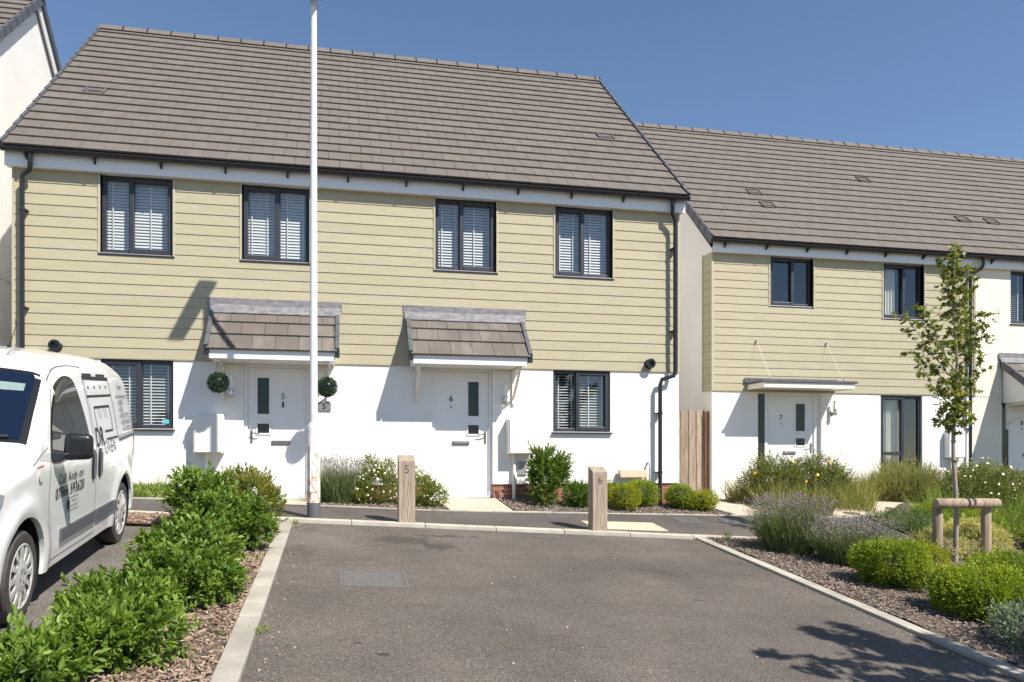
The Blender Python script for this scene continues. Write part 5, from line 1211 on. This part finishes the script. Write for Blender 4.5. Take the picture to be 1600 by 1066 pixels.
def patch(poly, off, step=.03, sign=1, ring_=False):
    # polygon in (s, z) laid on the side of the body
    bm = bmesh.new(); bm.faces.new([bm.verts.new((a, b, 0)) for a, b in poly])
    for ax in (0, 1):
        lo, hi = min(p[ax] for p in poly), max(p[ax] for p in poly); v = lo+step
        while v < hi:
            co = (v, 0, 0) if ax == 0 else (0, v, 0); no = (1, 0, 0) if ax == 0 else (0, 1, 0)
            bmesh.ops.bisect_plane(bm, geom=bm.verts[:]+bm.edges[:]+bm.faces[:], plane_co=co, plane_no=no, dist=1e-6); v += step
    vs = [(sign*(Ys(v.co.x, v.co.y)+off), v.co.x, v.co.y) for v in bm.verts]; bm.verts.index_update()
    fs = [tuple(v.index for v in f.verts) for f in bm.faces]; bm.free(); return vs, fs
def smooth_poly(pts, it=2):
    for _ in range(it):
        q = []
        for i in range(len(pts)):
            a, b = pts[i], pts[(i+1) % len(pts)]; q += [(a[0]*.78+b[0]*.22, a[1]*.78+b[1]*.22), (a[0]*.22+b[0]*.78, a[1]*.22+b[1]*.78)]
        pts = q
    return pts
def grow(pts, e):
    cx = sum(p[0] for p in pts)/len(pts); cy = sum(p[1] for p in pts)/len(pts)
    return [(cx+(p[0]-cx)*(1+e/.45), cy+(p[1]-cy)*(1+e/.28)) for p in pts]
win = smooth_poly([(.48, 1.00), (.54, 1.20), (.68, 1.40), (.90, 1.545), (1.12, 1.60), (1.30, 1.585), (1.38, 1.46), (1.48, 1.12), (1.46, 1.055), (1.0, 1.03)], 2)
def ribbon(mb, pts, w, off, sign=1, closed=False):
    P = [Vector((a, b)) for a, b in pts]; n = len(P)
    L_ = []; R_ = []
    for i in range(n):
        a = P[(i-1) % n] if closed or i else P[i]; b = P[(i+1) % n] if closed or i < n-1 else P[i]
        d = (b-a).normalized(); q = Vector((-d.y, d.x))*w/2; L_.append(P[i]+q); R_.append(P[i]-q)
    vs = [(sign*(Ys(p.x, p.y)+off), p.x, p.y) for p in L_+R_]; m = n if closed else n-1
    mb.add(vs, [(i, (i+1) % n, n+(i+1) % n, n+i) for i in range(m)])
def dens(pts, step=.03):
    for _ in range(2 if len(pts) > 3 else 0):
        q = [pts[0]]
        for a, b in zip(pts[:-1], pts[1:]): q += [(a[0]*.75+b[0]*.25, a[1]*.75+b[1]*.25), (a[0]*.25+b[0]*.75, a[1]*.25+b[1]*.75)]
        pts = q+[pts[-1]]
    out = []
    for (a, b) in zip(pts[:-1], pts[1:]):
        k = max(1, int(math.hypot(b[0]-a[0], b[1]-a[1])/step))
        out += [(a[0]+(b[0]-a[0])*i/k, a[1]+(b[1]-a[1])*i/k) for i in range(k)]
    return out+[pts[-1]]
for sg in (1, -1):
    g_ = MB(); g_.add(*patch(grow(win, .022), .004, sign=sg)); sr = g_.build('window_seal', M['black'], V_, smooth=True, norm=False)
    g_ = MB(); g_.add(*patch(win, .008, sign=sg)); g_.build('side_window', M['vanglass'], V_, smooth=True, norm=False)
    t = MB(); ribbon(t, dens([(.42, .30), (.43, .60), (.44, .95), (.50, 1.12), (.62, 1.36), (.80, 1.55), (1.0, 1.655), (1.2, 1.69), (1.5, 1.70), (1.7, 1.69)]), .007, .002, sg)
    ribbon(t, dens([(1.62, 1.68), (1.66, 1.3), (1.66, .8), (1.64, .45), (1.62, .30)]), .006, .002, sg)
    ribbon(t, dens([(.12, 1.02), (.25, 1.07), (.44, 1.12)]), .006, .002, sg); ribbon(t, dens([(.42, .30), (1.66, .30)]), .006, .002, sg)
    t.build('door_seam', M['trim'], body, norm=False)
    tr = MB()
    for a, b in ((.70, 1.615), (1.655, 2.28)):
        vs1, fs1 = patch([(a, .40), (b, .40), (b, .495), (a, .495)], .018, sign=sg); tr.add(vs1, fs1)
        for (p, q) in (((a, .40), (b, .40)), ((a, .495), (b, .495)), ((a, .40), (a, .495)), ((b, .40), (b, .495))):
            e = dens([p, q], .05); o_ = [(sg*(Ys(*c)+.018), *c) for c in e]+[(sg*(Ys(*c)-.002), *c) for c in e]; k = len(e); tr.add(o_, [(i, i+1, k+i+1, k+i) for i in range(k-1)])
    tr.build('side_trim', M['trim'], V_, norm=False)
    for sc_ in (1.56, 1.76):
        h = MB(); el = [(sc_+.05*math.copysign(abs(math.cos(t))**.8, math.cos(t)), .89+.125*math.copysign(abs(math.sin(t))**.7, math.sin(t))) for t in np.linspace(0, 2*math.pi, 29)[:-1]]
        h.add(*patch(el, .012, sign=sg)); o_ = [(sg*(Ys(*c)+.012), *c) for c in el]+[(sg*(Ys(*c)-.002), *c) for c in el]; h.add(o_, [(i, (i+1) % 28, 28+(i+1) % 28, 28+i) for i in range(28)])
        ho = h.build('door_handle', M['black'], V_, norm=False)
        h = MB(); h.tube([(sg*(Ys(sc_, z)+.014), sc_, z) for z in (.80, .89, .98)], .014, 8); h.build('grip', M['trim'], ho, smooth=True)
    rl = MB(); rl.add(*patch([(2.46, 1.025), (3.28, 1.04), (3.28, 1.095), (2.46, 1.085)], .004, sign=sg)); rl.build('slide_rail', M['galv'], V_, norm=False)
    rl = MB(); ribbon(rl, dens([(2.47, 1.045), (3.28, 1.06)]), .022, .0065, sg); rl.build('rail_slot', M['black'], V_, norm=False)
    m_ = MB(); m_.hexa([(sg*.83, .48, 1.00), (sg*.90, .48, 1.02), (sg*.83, .58, 1.00), (sg*.90, .58, 1.02), (sg*.82, .50, 1.10), (sg*.96, .50, 1.08), (sg*.82, .57, 1.10), (sg*.96, .57, 1.08)])
    mo = m_.build('mirror', M['black'], V_, bevel=.015)
    m_ = MB(); m_.hexa([(sg*.90, .52, 1.02), (sg*1.10, .54, 1.04), (sg*.90, .63, 1.02), (sg*1.09, .64, 1.04), (sg*.91, .515, 1.22), (sg*1.09, .535, 1.22), (sg*.91, .62, 1.22), (sg*1.08, .63, 1.22)])
    m_.build('mirror_housing', M['black'], mo, bevel=.04, seg=5, smooth=True)
    m_ = MB(); m_.add(*patch(smooth_poly([(.20, .90), (.27, .90), (.28, .94), (.24, .975), (.19, .96)], 2), .01, sign=sg)); m_.build('side_repeater', M['amber'], V_, norm=False)
    m_ = MB(); m_.add(*patch([(3.29, .80), (3.345, .80), (3.345, 1.22), (3.31, 1.26), (3.28, 1.1)], .006, .02, sign=sg)); m_.prism([(3.36, .80), (3.375, .80), (3.375, 1.22), (3.36, 1.22)], 'x', *sorted([sg*.62, sg*.74])); m_.build('tail_light', M['redlens'], V_)
    m_ = MB(); m_.add(*patch(smooth_poly([(-.74, .66), (-.60, .68), (-.36, .82), (-.34, .90), (-.52, .89), (-.70, .80)], 1), .007, .02, sign=sg)); m_.build('headlight', mat('headlight_lens', (.30, .32, .34), .08) if sg == 1 else bpy.data.materials['headlight_lens'], V_, smooth=True, norm=False)
# windscreen laid over the sloping top
def top_pt(s, v, off):      # v -1..1 across
    P = section(s); k = NS+int(NA*.55); ye = P[k][0]; y = ye*abs(v); z = None
    for i in range(k, len(P)-1):
        if P[i+1][0] <= y <= P[i][0]: f = (P[i][0]-y)/max(1e-6, P[i][0]-P[i+1][0]); z = P[i][1]+(P[i+1][1]-P[i][1])*f; break
    if z is None: z = P[k][1]
    return (y*(1 if v > 0 else -1), s-off*.7, z+off*.8)
def screen(s0, s1, vv, off):
    m = MB(); ns, nv = 16, 24; vs = []
    for i in range(ns+1):
        for j in range(nv+1):
            v = -vv+2*vv*j/nv; s = s0+(s1-s0)*i/ns; s += .05*(v*v)*(1 if i < ns/2 else .6); vs.append(top_pt(s, v, off))
    m.add(vs, [(i*(nv+1)+j, i*(nv+1)+j+1, (i+1)*(nv+1)+j+1, (i+1)*(nv+1)+j) for i in range(ns) for j in range(nv)]); return m
screen(.17, .84, .99, .006).build('screen_surround', M['black'], V_, smooth=True, norm=False)
screen(.20, .80, .93, .011).build('windscreen', M['screenglass'], V_, smooth=True, norm=False)
screen(.60, .685, .86, .0125).build('sun_visor_strip', mat('sun_visor_strip', (.22, .30, .28), .08), V_, smooth=True, norm=False)  # sun visor inside the cab, added as a pale strip over the opaque glass
wp = MB(); wp.tube([top_pt(.16, .2, .03), top_pt(.24, .85, .03)], .009, 6); wp.build('wiper', M['black'], V_)
gr = MB(); gr.box(-.45, .45, -.815, -.79, .42, .56); gr.build('grille', M['black'], V_, bevel=.01)
bp = MB(); bp.box(-.62, .62, 3.35, 3.42, .34, .52); bp.build('rear_bumper', M['trim'], V_, bevel=.02)
def wheel(x, s, sg):
    t = MB(); R0 = .305
    prof = [(.20, -.085), (.225, -.095), (.285, -.092), (.302, -.07), (R0, -.03), (R0, .03), (.302, .07), (.285, .092), (.225, .095), (.20, .085)]
    t.lathe(prof, (x, s, R0), 'x', 48); w = t.build('wheel', M['rubber'], V_, smooth=True)
    r = MB(); r.lathe([(.215, 0), (.222, sg*.012), (.210, sg*.018), (.200, sg*.012), (.198, 0)], (x+sg*.078, s, R0), 'x', 40); r.build('rim', M['hub'], w, smooth=True)
    b = MB(); b.lathe([(.198, 0), (.198, sg*.004)], (x+sg*.074, s, R0), 'x', 32); b.build('wheel_back', M['black'], w)
    h = MB(); xo = x+sg*.079; h.lathe([(.112, 0), (.112, sg*.012), (.06, sg*.022), (.028, sg*.018), (.001, sg*.017)], (xo, s, R0), 'x', 36)
    for k in range(12):
        a = k*math.pi/6; pts = []
        for (rr, hw, hh) in ((.105, .38, .014), (.145, .30, .017), (.20, .40, .012)):
            for q in (-1, 1): ang = a+q*hw*math.pi/12*1.3; pts.append((xo+sg*hh, s+rr*math.cos(ang), R0+rr*math.sin(ang)))
        h.add(pts, [(0, 1, 3, 2), (2, 3, 5, 4)])
        h.add([(p[0]-sg*.012, p[1], p[2]) for p in pts]+pts, [(0, 2, 8, 6), (2, 4, 10, 8), (1, 3, 9, 7), (3, 5, 11, 9)])
    ho = h.build('hubcap', M['hub'], w, norm=False)
    n_ = MB()
    for k in range(4): a = k*math.pi/2+.4; n_.lathe([(.011, 0), (.011, sg*.006)], (xo+sg*.016, s+.045*math.cos(a), R0+.045*math.sin(a)), 'x', 10)
    n_.build('wheel_nuts', M['trim'], ho)
for s in (0, 2.7):
    for sg in (1, -1): wheel(sg*.745, s, sg)
# writing on the near side
def on_side(s0, z0): return lambda u, v: (Ys(s0+u, z0+v)+.005, s0+u, z0+v)
soft = mat('lettering_soft', (.06, .06, .065), .5)
for (w, sz, s0, z0, bo, sx_, mm_) in [('Call Andy on:', .108, .96, .865, .0, 1, M['ink']), ('07866 593620', .116, .93, .765, .0012, 1, M['ink']), ('DR', .23, 1.80, 1.10, .004, .8, M['ink']),
        ('OVEN', .17, 2.12, 1.00, -.002, .85, soft), ('Expert', .07, 2.82, 1.53, 0, .9, soft), ('oven cleaning service', .06, 2.82, 1.44, 0, .9, soft), ('\u2022 OVENS', .072, 2.72, 1.375, 0, .85, soft), ('\u2022 HOBS', .072, 2.70, 1.313, 0, .85, soft),
        ('\u2022 EXTRACTORS', .072, 2.82, 1.251, 0, .85, soft), ('\u2022 MICROWAVES', .072, 2.84, 1.189, 0, .85, soft), ('\u2022 AGA SPECIALIST', .072, 2.90, 1.127, 0, .85, soft)]:
    t = MB(); text_on(t, w, sz, on_side(s0, z0), bo, sx_); t.build('lettering', mm_, V_, norm=False)
o = MB()      # oven drawing
for pl, w in (([(1.60, 1.61), (1.60, 1.14)], .008), ([(2.42, 1.60), (2.42, 1.07)], .010), ([(1.60, 1.61), (2.42, 1.60)], .03), ([(1.62, 1.455), (2.40, 1.455)], .018), ([(1.76, 1.36), (2.27, 1.36)], .02), ([(1.76, 1.36), (1.76, 1.17)], .010), ([(2.27, 1.36), (2.27, 1.145)], .012), ([(2.0, 1.145), (2.27, 1.145)], .018), ([(2.02, 1.075), (2.42, 1.075)], .016),
              ([(1.64, 1.635), (1.90, 1.635)], .02), ([(2.05, 1.632), (2.34, 1.632)], .02)): ribbon(o, dens(pl), w, .004)
for k in range(4): c = 1.72+k*.19; o.add(*patch([(c+.016*math.cos(t_), 1.53+.014*math.sin(t_)) for t_ in np.linspace(0, 6.28, 9)[:-1]], .004))
for c in (1.86, 1.93, 2.05, 2.12): ribbon(o, dens([(c, 1.345), (c+.03, 1.26)]), .007, .004)
o.build('oven_marking', M['ink'], V_, norm=False); o = MB()
for pl in ([(.84, .70), (1.14, .70)], [(.84, .60), (1.14, .60)], [(.84, .70), (.84, .60)], [(1.14, .70), (1.14, .60)]): ribbon(o, dens(pl), .004, .004)
o.add(*patch([(.86, .615), (.92, .615), (.92, .685), (.86, .685)], .004)); text_on(o, 'Member', .034, on_side(1.03, .67), 0); text_on(o, 'association', .034, on_side(1.03, .635), 0)
o.build('membership_logo', M['ink'], V_, norm=False)
t = MB(); ribbon(t, [(.18, 1.0), (.31, 1.005)], .012, .003); t.build('red_lettering', M['inkred'], V_, norm=False)
ae = MB(); ae.lathe([(.018, 0), (.010, .02)], (.35, 1.1, 1.80), 'z', 10); ae.tube([(.35, 1.1, 1.81), (.35, 1.25, 2.0)], .003, 5); ae.build('aerial', M['black'], V_)
